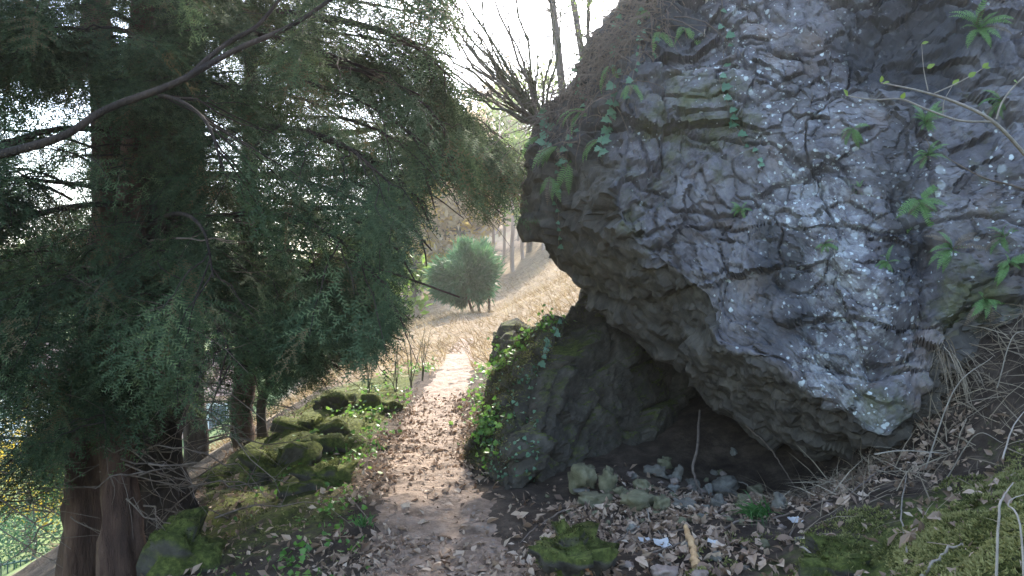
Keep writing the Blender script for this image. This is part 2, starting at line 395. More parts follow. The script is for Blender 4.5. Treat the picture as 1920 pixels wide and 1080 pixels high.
def hgt(X, Y):
    X = np.asarray(X, float); Y = np.asarray(Y, float)
    sh = X.shape; x = X.ravel(); y = Y.ravel()
    z = hbase(x, y)
    u = np.abs(x - path_x(y)) / path_w(y)
    rough = np.where(u < 1, .45, 1.0)
    p = np.stack([x, y, 0 * x], 1)
    near = np.exp(-np.maximum(0, np.hypot(x, y) - 14) / 14)
    z = z + near * rough * (.09 * fbm(p * .9, 3, 3) + .07 * fbm(p * 3.1, 3, 8) + .03 * fbm(p * 10, 2, 11)) + (1 - near) * .9 * fbm(p * .12, 4, 5)
    uu_ = x - path_x(y); bank = sstep(-.55, -.9, uu_) * sstep(-3.0, -2.2, uu_) * sstep(4.5, 6, y) * sstep(15, 12, y)
    bi = bank > .001; fa = np.zeros(len(x)); fa2 = np.zeros(len(x)); fe = np.ones(len(x))
    if bi.any():
        fa[bi], fe[bi] = facet(np.stack([x * 1.5, y * 1.3, 0 * x], 1)[bi], 400, .5); fa2[bi] = facet(np.stack([x * 4, y * 4, 0 * x], 1)[bi], 420, .5)[0]
    z = z + bank * (.16 * fa + .05 * fa2 + .12 * np.exp(-((uu_ + 1.75) / .45) ** 2) - .05 * np.exp(-(fe / .12) ** 2))
    z = z - .035 * np.clip(1 - u, 0, 1) * near
    return z.reshape(sh)
def hz(x, y): return float(hgt(np.array([x]), np.array([y]))[0])
def gp(px, py, lo=1.5, hi=120.0):
    """where the view ray through a photo pixel meets the terrain"""
    Y = np.geomspace(lo, hi, 700)
    p = np.stack([(px - 960) / FPX * Y, Y, CAMZ - (py - 540) / FPX * Y], 1)
    d = p[:, 2] - hgt(p[:, 0], p[:, 1])
    k = np.where(d < 0)[0]
    if len(k) == 0: return p[-1]
    k = k[0]
    if k == 0: return p[0]
    t = d[k - 1] / (d[k - 1] - d[k]); q = p[k - 1] * (1 - t) + p[k] * t
    q[2] = hz(q[0], q[1]); return q

def warp(n, lo, hi, c, fine):
    t = np.linspace(-1, 1, n); k = 7.0
    s = np.sinh(k * t) / np.sinh(k)
    lin = t * fine
    v = np.where(t < 0, lin + s * (c - lo - fine), lin + s * (hi - c - fine))
    return c + v
gx = warp(290, -420, 420, -.3, 7.5); gy = np.concatenate([np.linspace(-14, .2, 30), .2 + np.sinh(np.linspace(0, 1, 340) * 5.2) / np.sinh(5.2) * 560 + np.linspace(0, 1, 340) * 13])
GX, GY = np.meshgrid(gx, gy); GZ = hgt(GX, GY)
mb = MB(); mb.add(np.stack([GX, GY, GZ], -1).reshape(-1, 3), grid_faces(len(gx), len(gy)))
terr = structure(mb.build('ground', 'ground', smooth=True))
fx = GX.ravel(); fy = GY.ravel(); fu = fx - path_x(fy)
def mossmask(x, y):
    u = x - path_x(y)
    m = 1.4 * np.exp(-((x - 2.35) ** 2 / 1.3 + (y - 3.0) ** 2 / 2.8)) + .75 * sstep(-.45, -.7, u) * sstep(-2.6, -1.6, u) * sstep(18, 12, y) * sstep(4.2, 5.5, y)
    m = m + .35 * sstep(.7, 1.3, u) * sstep(4.6, 3.6, y) + .55 * sstep(6.5, 8.5, y) * sstep(-.5, -.9, u) * sstep(18, 14, y) * sstep(-2.8, -2, u)
    return np.clip(m, 0, 1)
for nm, val in (('moss', mossmask(fx, fy)),
                ('dry', sstep(12.5, 16, fy - .25 * np.clip(np.abs(fu), 0, 4)) * sstep(60, 45, fy) * sstep(-14, -8, fu)),
                ('forest', np.maximum(sstep(42, 58, fy) * sstep(-30, -16, fx), sstep(7, 11, fu) * sstep(16, 22, fy))),
                ('valley', np.maximum(sstep(-7, -12, fu), sstep(150, 190, fy)))):
    a = terr.data.attributes.new(nm, 'FLOAT', 'POINT'); a.data.foreach_set('value', np.asarray(val, np.float32))

# path sheet, ragged edges
py_ = np.concatenate([np.linspace(.4, 12, 520), np.linspace(12.05, 22, 160)]); nu = 25
uu = np.linspace(-1, 1, nu)
EL = 1 + .28 * fbm(np.stack([py_ * 1.7, 0 * py_, 0 * py_], 1), 4, 21); ER = 1 + .28 * fbm(np.stack([py_ * 1.7, 0 * py_ + 9, 0 * py_], 1), 4, 23)
wd = path_w(py_)
PXX = path_x(py_)[:, None] + uu[None] * wd[:, None] * np.where(uu[None] < 0, EL[:, None], ER[:, None]); PYY = py_[:, None] + 0 * uu[None]
pz = hgt(PXX, PYY) + .02 * (1 - np.abs(uu[None]) ** 6 * 2.2) + .03 * fbm(np.stack([PXX, PYY, 0 * PXX], -1).reshape(-1, 3) * 7, 4, 31).reshape(PXX.shape)
mb = MB(); mb.add(np.stack([PXX, PYY, pz], -1).reshape(-1, 3), grid_faces(nu, len(py_)))
structure(mb.build('path', 'path', smooth=True))

# ------------------------------------------------------------------ the overhanging rock
def ring_interp(R, n):
    """closed ring control points -> n points by linear arc length"""
    q = np.vstack([R, R[:1]]); s = np.concatenate([[0], np.cumsum(np.linalg.norm(np.diff(q, axis=0), axis=1))])
    return q, s
ST = [  # face edge (px,py,Y)      silhouette / under edge (px,py,Y)    back (px,py,Y)
 ((1140, 385, 6.25), (992, 410, 7.0), (1010, 400, 9.0)),
 ((1165, 270, 6.35), (1000, 300, 7.0), (1020, 290, 9.2)),
 ((1180, 150, 6.5), (1022, 215, 7.1), (1060, 190, 9.4)),
 ((1225, -20, 6.7), (1165, -10, 7.2), (1190, -20, 9.6)),
 ((1300, -330, 7.1), (1250, -380, 8.0), (1300, -400, 10)),
 ((1550, -420, 7.0), (1560, -520, 8.0), (1560, -520, 10.5)),
 ((1900, -420, 6.7), (1950, -520, 7.8), (1950, -500, 10.5)),
 ((2250, -300, 6.3), (2400, -380, 7.4), (2400, -350, 10)),
 ((2400, 100, 5.7), (2600, 100, 6.6), (2500, 150, 9.5)),
 ((2200, 450, 5.35), (2350, 520, 6.2), (2300, 550, 9)),
 ((1930, 600, 5.3), (1960, 740, 6.0), (1960, 760, 8.5)),
 ((1775, 650, 5.35), (1800, 800, 6.0), (1800, 800, 8)),
 ((1722, 785, 5.3), (1725, 852, 5.9), (1720, 820, 7.6)),
 ((1655, 832, 5.3), (1650, 852, 5.8), (1640, 800, 7.6)),
 ((1560, 770, 5.5), (1510, 852, 6.1), (1500, 770, 7.8)),
 ((1470, 692, 5.65), (1400, 800, 6.3), (1400, 720, 8)),
 ((1335, 650, 5.95), (1300, 740, 6.6), (1310, 650, 8.4)),
 ((1318, 560, 6.05), (1225, 668, 6.75), (1240, 590, 8.6)),
 ((1215, 480, 6.2), (1120, 590, 6.9), (1140, 530, 8.8)),
 ((1160, 430, 6.25), (1055, 525, 6.95), (1070, 480, 8.9))]
rF = np.array([P(*s[0]) for s in ST]); rU = np.array([P(*s[1]) for s in ST]); rB = np.array([P(*s[2]) for s in ST])
for k in range(len(ST)):     # push the under edge back along its own sight line, so the overhang is deep
    dy = .5 if k >= 13 else (.55 if k < 3 else 0)
    rU[k] = P(ST[k][1][0], ST[k][1][1], ST[k][1][2] + dy)
cen = P(1560, 190, 6.02); bcen = P(1600, 150, 11.0)
rF2 = cen + (rF - cen) * .55
# keep the face gently convex: pull inner ring onto a plane fitted to the edge
A_ = np.c_[rF[:, 0], rF[:, 2], np.ones(len(rF))]; coef = np.linalg.lstsq(A_, rF[:, 1], rcond=None)[0]
for q in (rF2,): q[:, 1] = .3 * q[:, 1] + .7 * (np.c_[q[:, 0], q[:, 2], np.ones(len(q))] @ coef) - .02
cen[1] = coef @ np.array([cen[0], cen[2], 1]) - .05
NU = 460
q = np.vstack([rF, rF[:1]]); s_ = np.concatenate([[0], np.cumsum(np.linalg.norm(np.diff(q, axis=0), axis=1))])
vis = np.array([1.7 if 0 <= k <= 3 or k >= 9 else .8 for k in range(len(ST))]); s_ = np.concatenate([[0], np.cumsum(np.diff(s_) * vis)])
def samp(R):
    q = np.vstack([R, R[:1]]); t = np.linspace(0, s_[-1], NU, endpoint=False)
    return np.stack([np.interp(t, s_, q[:, k]) for k in range(3)], 1)
rings = [samp(np.repeat(bcen[None], len(ST), 0)), samp(rB), samp(rU), samp(rF), samp(rF2), samp(np.repeat(cen[None], len(ST), 0))]
cnt = [6, 40, 60, 70, 100]
rows = []
for k in range(5):
    tt = np.linspace(0, 1, cnt[k], endpoint=(k == 4))
    if k == 0: tt = tt ** .5 * .97 + .02
    if k == 4: tt = tt * .985
    for t in tt: rows.append(rings[k] * (1 - t) + rings[k + 1] * t)
Gd = np.array(rows)
for _ in range(5):   # round the creases a little
    Gd2 = Gd.copy()
    Gd2[1:-1] = .5 * Gd[1:-1] + .25 * (Gd[:-2] + Gd[2:]); Gd = .5 * Gd2 + .25 * (np.roll(Gd2, 1, 1) + np.roll(Gd2, -1, 1))
def gnormals(G):
    du = np.roll(G, -1, 1) - np.roll(G, 1, 1); dv = np.gradient(G, axis=0)
    n = np.cross(du, dv); return n / (np.linalg.norm(n, axis=-1, keepdims=True) + 1e-9)
Sm = Gd.copy()
for _ in range(12):
    Sm[1:-1] = .5 * Sm[1:-1] + .25 * (Sm[:-2] + Sm[2:]); Sm = .5 * Sm + .25 * (np.roll(Sm, 1, 1) + np.roll(Sm, -1, 1))
N_ = gnormals(Sm); 
if (N_[-20:, :, 1].mean()) > 0: N_ = -N_
p = Gd.reshape(-1, 3); nn = N_.reshape(-1, 3)
pw = p + .16 * np.stack([fbm(p * 2.2, 4, 40), fbm(p * 2.2, 4, 41), fbm(p * 2.2, 4, 42)], 1)
f1, e1 = facet(pw * np.array([1.7, 1.7, 1.9]), 50, .55); f2, e2 = facet(pw * np.array([5.2, 5.2, 6.5]), 60, .75); f3, e3 = facet(pw * np.array([14, 14, 18]), 70, .8)
disp = .16 * fbm(p * .75, 4, 44) + .135 * f1 + .055 * f2 + .014 * f3 + .03 * fbm(p * 4, 4, 46) + .012 * fbm(p * 18, 3, 47)
disp -= .012 * np.exp(-(e2 / .06) ** 2)
disp -= .07 * np.exp(-(fbm(pw * np.array([.55, .55, 1.5]) + 4.4, 3, 48) / .016) ** 2) + .05 * np.exp(-(fbm(pw * np.array([1.3, 1.3, .7]) + 9.4, 3, 49) / .014) ** 2)
stp = pw[:, 2] * 1.35 + .25 * pw[:, 0] + .5 * fbm(pw * .9, 3, 53); disp += .055 * (stp - np.floor(stp) - .5)      # bedding steps
ppx, ppy = pix(p)
# crevice down the right of the face and hollows near the top
def seg_d(x, y, pts):
    d = np.full(len(x), 1e9)
    for (x0, y0), (x1, y1) in zip(pts[:-1], pts[1:]):
        t = np.clip(((x - x0) * (x1 - x0) + (y - y0) * (y1 - y0)) / ((x1 - x0) ** 2 + (y1 - y0) ** 2), 0, 1)
        d = np.minimum(d, np.hypot(x - x0 - t * (x1 - x0), y - y0 - t * (y1 - y0)))
    return d
fr = sstep(7.2, 6.6, p[:, 1])
disp -= fr * .20 * np.exp(-(seg_d(ppx, ppy, [(1745, 470), (1750, 560), (1690, 640), (1640, 690)]) / 24) ** 2)
disp -= fr * .16 * np.exp(-((ppx - 1820) / 75) ** 2 - ((ppy - 610) / 75) ** 2)
disp -= fr * .18 * np.exp(-((ppx - 1275) / 70) ** 2 - ((ppy - 30) / 60) ** 2)
disp -= fr * .20 * np.exp(-((ppx - 1690) / 90) ** 2 - ((ppy - 90) / 80) ** 2)
disp += fr * .12 * np.exp(-((ppx - 1690) / 50) ** 2 - ((ppy - 740) / 60) ** 2)
top_m = len(rows)
wv = np.ones(len(rows)); wv[-14:] = np.linspace(1, .6, 14)
q = p + nn * (disp * np.repeat(wv, NU))[:, None]
mb = MB(); mb.add(q, grid_faces(NU, len(rows), True)[:, ::1])
lastc = q[-NU:].mean(0)
mb.add(np.vstack([q[-NU:], lastc]), np.array([[k, (k + 1) % NU, NU] for k in range(NU)]))
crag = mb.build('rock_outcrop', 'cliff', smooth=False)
tag(crag, 'huge overhanging blue-grey limestone outcrop speckled with white lichen on the right', 'rock')
Gq = q.reshape(len(rows), NU, 3); nrm = gnormals(Gq).reshape(-1, 3)
if nrm.reshape(len(rows), NU, 3)[-60:-20, :, 1].mean() > 0: nrm = -nrm
rowi = np.repeat(np.arange(len(rows)), NU); r0 = sum(cnt[:2]); r1 = sum(cnt[:3])
edge = r1 + 5 * fbm(p * 2.5, 3, 90) * 1.6
lowz = (ppx < 1215) | (ppy > 330)
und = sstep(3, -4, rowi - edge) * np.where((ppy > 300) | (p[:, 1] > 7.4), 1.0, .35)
mossv = .75 * np.exp(-((ppx - 1310) / 130) ** 2 - ((ppy - 210) / 130) ** 2) + .6 * np.exp(-((ppx - 1170) / 60) ** 2 - ((ppy - 420) / 130) ** 2) \
      + .75 * np.exp(-((ppx - 1660) / 110) ** 2 - ((ppy - 770) / 90) ** 2) + .8 * np.exp(-((ppx - 1830) / 110) ** 2 - ((ppy - 600) / 100) ** 2) + .35 * np.exp(-((ppx - 1840) / 90) ** 2 - ((ppy - 300) / 300) ** 2)
lic = np.clip(.06 + .42 * np.exp(-((ppx - 1440 - .25 * (ppy - 200)) / 80) ** 2) + .42 * np.exp(-((ppx - 1590) / 90) ** 2) + .3 * np.exp(-((ppx - 1660) / 60) ** 2 - ((ppy - 560) / 130) ** 2) + .3 * np.exp(-((ppx - 1850) / 90) ** 2 - ((ppy - 380) / 90) ** 2) + .35 * fbm(p * 1.4, 3, 91), 0, .8)
ex = np.zeros(1)
for nm, val in (('under', und), ('moss', mossv), ('lichen', lic), ('stain_shade', np.clip(.6 * np.clip(2.2 * fbm(p * np.array([2.4, 2.4, .35]) + 2.2, 3, 92), 0, 1) + 1.2 * sstep(1215, 1090, ppx + .12 * ppy) + .9 * np.exp(-((ppx - 1275) / 80) ** 2 - ((ppy - 30) / 70) ** 2) + .6 * np.exp(-((ppx - 1700) / 90) ** 2 - ((ppy - 90) / 90) ** 2), 0, 1.3))):  # noise gives the streaks; flank and hollow terms paint in shade
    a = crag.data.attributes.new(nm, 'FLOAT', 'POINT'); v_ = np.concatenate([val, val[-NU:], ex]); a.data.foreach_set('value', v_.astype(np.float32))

# lower rock, the left foot of the shelter and its back wall
GR = [(930, 690, 14), (905, 735, 11), (884, 790, 9.2), (872, 850, 7.7), (876, 893, 6.75), (930, 915, 6.3), (1010, 918, 6.2), (1090, 890, 6.6), (1170, 872, 6.95), (1250, 858, 7.5), (1340, 850, 8.6), (1500, 850, 9.8), (1750, 850, 9.2)]
TP = [(1010, 610, 14), (962, 632, 11.2), (960, 672, 9.4), (972, 668, 8.6), (1000, 640, 8.1), (1036, 600, 7.8), (1075, 566, 7.8), (1120, 540, 8.1), (1180, 530, 8.2), (1260, 430, 8.9), (1350, 300, 10.0), (1500, 300, 10.2), (1750, 300, 9.6)]
BU = [0, .03, .06, .08, .12, .22, .24, .18, .1, .05, 0, 0, 0]
g0 = np.array([P(*s) for s in GR]); t0 = np.array([P(*s) for s in TP])
for k in range(len(g0)): g0[k, 2] = hz(g0[k, 0], g0[k, 1]) - .35
up1 = t0 + np.array([.35, 1.2, .02]); up2 = t0 + np.array([.9, 2.6, -.2])
NV2 = 300
g0 = crom(g0, NV2); t0 = crom(t0, NV2); up1 = crom(up1, NV2); up2 = crom(up2, NV2); bu = np.interp(np.linspace(0, 12, NV2), range(13), BU)
rows2 = []
for t in np.linspace(0, 1, 130):
    rows2.append(lerp(g0, t0, t) + np.stack([-bu * .8, -bu * .9, bu * .35], 1) * (math.sin(math.pi * t) * 1.1))
for t in np.linspace(.02, 1, 30): rows2.append(lerp(t0, up1, t))
for t in np.linspace(.05, 1, 20): rows2.append(lerp(up1, up2, t))
G2 = np.array(rows2); p = G2.reshape(-1, 3)
du = np.gradient(G2, axis=1); dv = np.gradient(G2, axis=0); n2 = np.cross(du, dv); n2 /= np.linalg.norm(n2, axis=-1, keepdims=True) + 1e-9
if n2[30:100, 100:200, 1].mean() > 0: n2 = -n2
n2 = n2.reshape(-1, 3)
f1, e1 = facet(p * np.array([1.5, 1.5, 1.7]), 150, .6); f2, e2 = facet(p * 4.6, 160, .7); f3, e3 = facet(p * 13, 170, .8)
qx, qy = pix(p)
disp = .20 * fbm(p * .9, 4, 144) + .17 * f1 + .06 * f2 + .02 * f3 + .012 * fbm(p * 16, 3, 147) - .05 * np.exp(-(e1 / .06) ** 2)
disp -= .22 * np.exp(-(seg_d(qx, qy, [(1085, 600), (1010, 690), (985, 770)]) / 26) ** 2)      # cleft between the two lumps
disp += .10 * np.exp(-(seg_d(qx, qy, [(1150, 610), (1050, 700), (1010, 790)]) / 26) ** 2)
mb = MB(); mb.add(p + n2 * disp[:, None], grid_faces(NV2, len(rows2)))
foot = mb.build('boulder', 'foot_rock', smooth=False)
tag(foot, 'dark mossy boulder beside the path forming the left wall of the small cave', 'rock')

def bvh_of(o):
    me = o.data; v = np.empty(len(me.vertices) * 3, np.float32); me.vertices.foreach_get('co', v)
    return BVHTree.FromPolygons([Vector(c) for c in v.reshape(-1, 3)], [tuple(pl.vertices) for pl in me.polygons])
BV_C = bvh_of(crag); BV_F = bvh_of(foot)
def cam_hit(px, py):
    """first rock surface met by the view ray through a pixel: position, normal"""
    d = Vector(P(px, py, 1.0) - np.array([0, 0, CAMZ])).normalized(); o = Vector((0, 0, CAMZ)); best = None
    for b in (BV_C, BV_F):
        h = b.ray_cast(o, d)
        if h[0] is not None and (best is None or h[3] < best[3]): best = h
    if best is None: return None
    n = best[1]
    if n.dot(d) > 0: n = -n
    return np.array(best[0]), np.array(n)
# ------------------------------------------------------------------ small reusable shapes
def leaf_shape(kind):
    """flat leaf in its own frame: x along the midrib, z up, about 1 long"""
    if kind == 'ivy':
        o = np.array([(0, 0), (.05, .28), (.22, .52), (.38, .30), (.62, .36), (.72, .16), (1, 0)])
    elif kind == 'oak':
        o = np.array([(0, 0), (.12, .10), (.3, .24), (.45, .20), (.6, .30), (.8, .18), (1, 0)])
    else:
        o = np.array([(0, 0), (.15, .13), (.35, .21), (.6, .19), (.8, .11), (.92, .05), (1, 0)])
    n = len(o); bend = .18 * (o[:, 0] - .4) ** 2
    mid = np.c_[o[:, 0], 0 * o[:, 0], -bend]
    L = np.c_[o[:, 0], o[:, 1], -bend + o[:, 1] * .25]; R = L * np.array([1, -1, 1])
    v = np.vstack([mid, L[1:-1], R[1:-1]]); m = n - 2; f = []
    for k in range(n - 1):
        a, b = k, k + 1
        la = n + k - 1 if k > 0 else None; lb = n + k if k < n - 2 else None
        ra = n + m + k - 1 if k > 0 else None; rb = n + m + k if k < n - 2 else None
        if la is None: f += [(a, b, lb), (a, rb, b)]
        elif lb is None: f += [(a, b, la), (a, ra, b)]
        else: f += [(a, b, lb), (a, lb, la), (a, rb, b), (a, ra, rb)]
    return v, np.array(f), np.zeros(len(v))
IVY, OAK, LANCE = leaf_shape('ivy'), leaf_shape('oak'), leaf_shape('lance')
def dead_leaf(seed):
    r = np.random.default_rng(seed); v, f, a = leaf_shape('oak' if seed % 2 else 'lance'); v = v.copy(); v[:, 1] *= r.uniform(.9, 1.5)
    c1, c2 = r.uniform(-.9, .9, 2); tw = r.uniform(-.5, .5)
    v[:, 2] += c1 * (v[:, 0] - .5) ** 2 + (.5 + c2) * v[:, 1] ** 2 * 1.6 + tw * v[:, 1] * (v[:, 0] - .5)
    v[:, 2] -= v[:, 2].min() - .01; v[:, 0] -= .5
    return v, f, a
DEAD = [dead_leaf(k) for k in range(8)]
BLADE = (np.array([[0, -.012, 0], [0, .012, 0], [.45, .008, .06], [.45, -.008, .06], [1, 0, 0]]), np.array([[0, 1, 2], [0, 2, 3], [3, 2, 4]]), np.array([-.15, -.15, 0, 0, .12]))
MTUFT = (np.array([[0, -.22, 0], [0, .22, 0], [.9, .05, 0], [.6, -.12, .1]]), np.array([[0, 1, 2], [0, 2, 3]]), np.array([-.25, -.25, .2, .1]))
TUFT = (np.array([[0, -.09, 0], [0, .09, 0], [1, 0, 0]]), np.array([[0, 1, 2]]), np.array([-.25, -.25, .2]))

def rand_dirs(n, up=0.0, spread=1.0):
    d = rng.normal(size=(n, 3)); d[:, 2] = d[:, 2] * spread + up; return d / np.linalg.norm(d, axis=1)[:, None]

# ------------------------------------------------------------------ yew foliage
def yew_spray(seed, lod=1.0):
    """one drooping flat yew spray, x along the twig, about .4 m: needles in two ranks on a twig and its side twigs"""
    r = np.random.default_rng(seed); m = MB()
    L = .40; twigs = [(np.zeros(3), np.array([1, 0, 0.0]), L)]
    k = 0; x = .05
    while x < L * .92:
        s = 1 if k % 2 else -1; ln = r.uniform(.12, .22) * (1.12 - x / L * .75)
        ang = r.uniform(.6, 1.0)
        twigs.append((np.array([x, 0, -.35 * x * x]), np.array([math.cos(ang), s * math.sin(ang), r.uniform(-.25, .1)]), ln)); k += 1; x += r.uniform(.038, .058)
    for o, d, ln in twigs:
        n = max(5, int(ln / (.0075 * lod))); t = np.linspace(.08, 1, n) * ln
        c = o + t[:, None] * d; c[:, 2] -= .35 * (t ** 2) * (1 if ln == L else 1.4)
        side = np.cross(d, [0, 0, 1.0]); side /= np.linalg.norm(side)
        s = np.where(np.arange(n) % 2, 1, -1)[:, None]
        nl = r.uniform(.021, .030, n)[:, None] * (1 + .25 * (lod - 1)) * (1.1 - .4 * (t / ln)[:, None])
        nd = side * s * .85 + d * .55 + r.normal(size=(n, 3)) * .16; nd[:, 2] += r.uniform(-.1, .2, n); nd /= np.linalg.norm(nd, axis=1)[:, None]
        wv_ = d * .0042 * (1 + .6 * (lod - 1))
        v = np.stack([c - wv_, c + wv_, c + nd * nl], 1).reshape(-1, 3)
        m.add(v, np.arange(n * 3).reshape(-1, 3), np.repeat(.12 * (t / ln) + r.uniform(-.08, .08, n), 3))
        e = c[[0, -1]]; wz = np.array([0, 0, .0016])
        m.add(np.vstack([e - side * .0016, e[1:] ]), np.array([[0, 1, 2]]), -.35)
    V = np.concatenate(m.V); F = np.concatenate(m.F[3]); A = np.concatenate(m.A)
    return V, F, A
SPR = [yew_spray(k, 1.4) for k in range(6)]; SPRL = [yew_spray(20 + k, 2.1) for k in range(4)]

# where the photo shows no yew foliage (right of these lines the view is open)
def keep_yew(p):
    x, y = pix(p)
    ylow = np.interp(x, [-400, 0, 120, 250, 330, 380, 440, 560, 680, 740, 775, 800, 865, 890, 915, 940, 1010], [960, 950, 930, 820, 760, 800, 800, 725, 690, 640, 530, 345, 340, 420, 400, 415, 380])
    xr = np.interp(y, [-700, -100, 0, 70, 130, 190, 240, 300, 380, 450], [900, 885, 860, 835, 830, 850, 930, 985, 985, 960])
    return (y < ylow) & (x < xr)

def grow_tree(limbs, crown_mb, wood_mb, twig_step=.16, sub_len=(.45, 1.0), step=.085, variants=SPR, hole=.02, bright=.35, scale=(.7, 1.15), start=.15, droop=.55, seed=0):
    r = np.random.default_rng(seed)
    pos, dirs = [], []
    for pts, rad in limbs:
        L = np.linalg.norm(np.diff(pts, axis=0), axis=1).sum(); c = crom(pts, max(6, int(L / .12)))
        tube(wood_mb, c, rad, 6, .5)
        n = max(2, int(L / twig_step)); ts = np.linspace(start, 1, n)
        for i, t in enumerate(ts):
            k = min(len(c) - 2, int(t * (len(c) - 1))); o = c[k] + (c[k + 1] - c[k]) * r.random()
            d = c[k + 1] - c[k]; d /= np.linalg.norm(d)
            sd_ = np.cross(d, [0, 0, 1.0]); sd_ /= np.linalg.norm(sd_) + 1e-6
            s = 1 if i % 2 else -1; ang = r.uniform(.5, 1.25)
            dd = d * math.cos(ang) + sd_ * s * math.sin(ang); dd[2] += r.uniform(-.35, .2); dd /= np.linalg.norm(dd)
            ln = r.uniform(*sub_len) * (1.1 - .45 * t)
            m = 7; tt = np.linspace(0, 1, m)[:, None] * ln
            q = o + tt * dd; q[:, 2] -= droop * (tt[:, 0] ** 2) * r.uniform(.4, 1.1); q[1:] += r.normal(size=(m - 1, 3)) * .012
            if not keep_yew(q[m // 2][None])[0]: continue
            if fbm(q[m // 2][None] * 1.9 + 3.3, 3, 78)[0] < -.17 + hole - .06: continue
            tube(wood_mb, q, [.006, .002], 4, .5)
            ns = max(2, int(ln / step)); st = np.linspace(.12, 1, ns)
            qq = np.stack([np.interp(st, np.linspace(0, 1, m), q[:, j]) for j in range(3)], 1)
            dq = np.gradient(qq, axis=0) if ns > 1 else dd[None]; dq /= np.linalg.norm(dq, axis=1)[:, None] + 1e-9
            sd2 = np.cross(dq, [0, 0, 1.0]); sd2 /= np.linalg.norm(sd2, axis=1)[:, None] + 1e-6
            a = r.uniform(-.95, .95, ns)[:, None]; a[-1] *= .2
            e = dq * np.cos(a) + sd2 * np.sin(a); e[:, 2] -= r.uniform(.05, .75, ns); pos.append(qq); dirs.append(e)
    pos = np.concatenate(pos); dirs = np.concatenate(dirs)
    ok = keep_yew(pos + .28 * dirs) & (pos[:, 1] > 2.6)
    nz = fbm(pos * 1.9 + 3.3, 3, 78); ok &= (nz + .55 * fbm(pos * 6.0, 2, 79)) > -.17 + hole
    pos, dirs = pos[ok], dirs[ok]; nz = nz[ok]
    n = len(pos); upv = np.array([0, 0, 1.0]) + r.normal(size=(n, 3)) * .38
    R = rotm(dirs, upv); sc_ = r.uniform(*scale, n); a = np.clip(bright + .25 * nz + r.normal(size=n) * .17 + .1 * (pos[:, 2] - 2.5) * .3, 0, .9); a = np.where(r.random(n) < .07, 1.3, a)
    vi = r.integers(0, len(variants), n)
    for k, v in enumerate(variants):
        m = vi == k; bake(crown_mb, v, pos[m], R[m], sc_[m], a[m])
    return n

def Pl(*a): return np.array([P(*q) for q in a])
# main many-stemmed yew on the left
root = empty('yew_tree', (-2.9, 6.2, hz(-2.9, 6.2)))
tag(root, 'big dark many-stemmed yew filling the left side, with drooping branches over the bank', 'tree', 'yew trees on the left')
base_off = np.array(root.location)
def part(mbx, name, mat, parent, smooth=True):
    off = np.array(parent.matrix_world.translation) if parent.parent else np.array(parent.location)
    mbx.V = [v - off for v in mbx.V]; return mbx.build(name, mat, parent, smooth)
def stem(pts, r, mat, seed, name='trunk', parent=None, fl=.34, sides=26):
    m = MB(); pts = np.array(pts); tube(m, crom(pts, 60), r, sides, .5, fl, seed); return part(m, name, mat, parent or root)
def rootp(px, Y, py=1130): 
    x = (px - 960) / FPX * Y; return np.array([x, Y, hz(x, Y) - .25])
stem([rootp(232, 5.3), *Pl((228, 1000, 5.35), (222, 880, 5.4), (226, 720, 5.5), (238, 520, 5.7), (258, 260, 5.9), (268, 0, 6.1), (275, -420, 6.4), (280, -900, 6.7))], [.17, .12, .105, .10, .095, .085, .07, .05], 'yew_bark_red', 1)
stem([rootp(300, 6.3), *Pl((300, 900, 6.35), (292, 700, 6.4), (286, 450, 6.5), (296, 200, 6.6), (302, 0, 6.7), (310, -500, 6.9), (318, -1000, 7))], [.29, .21, .18, .17, .16, .14, .09, .05], 'yew_bark', 2)
stem([rootp(160, 6.0), *Pl((165, 950, 6.0), (170, 800, 6.1), (190, 600, 6.2), (205, 300, 6.3), (180, 0, 6.4), (150, -500, 6.4))], [.22, .17, .15, .14, .12, .10, .05], 'yew_bark_red', 3)
stem([*Pl((300, 520, 6.5), (330, 300, 6.3), (340, 100, 6.3), (352, -100, 6.3), (380, -500, 6.4))], [.13, .10, .085, .075, .03], 'yew_bark', 4, 'limb')
stem([*Pl((200, 620, 6.2), (120, 560, 5.8), (60, 650, 5.4), (-20, 760, 5.2))], [.07, .05, .04, .02], 'yew_bark', 5, 'limb', sides=10)
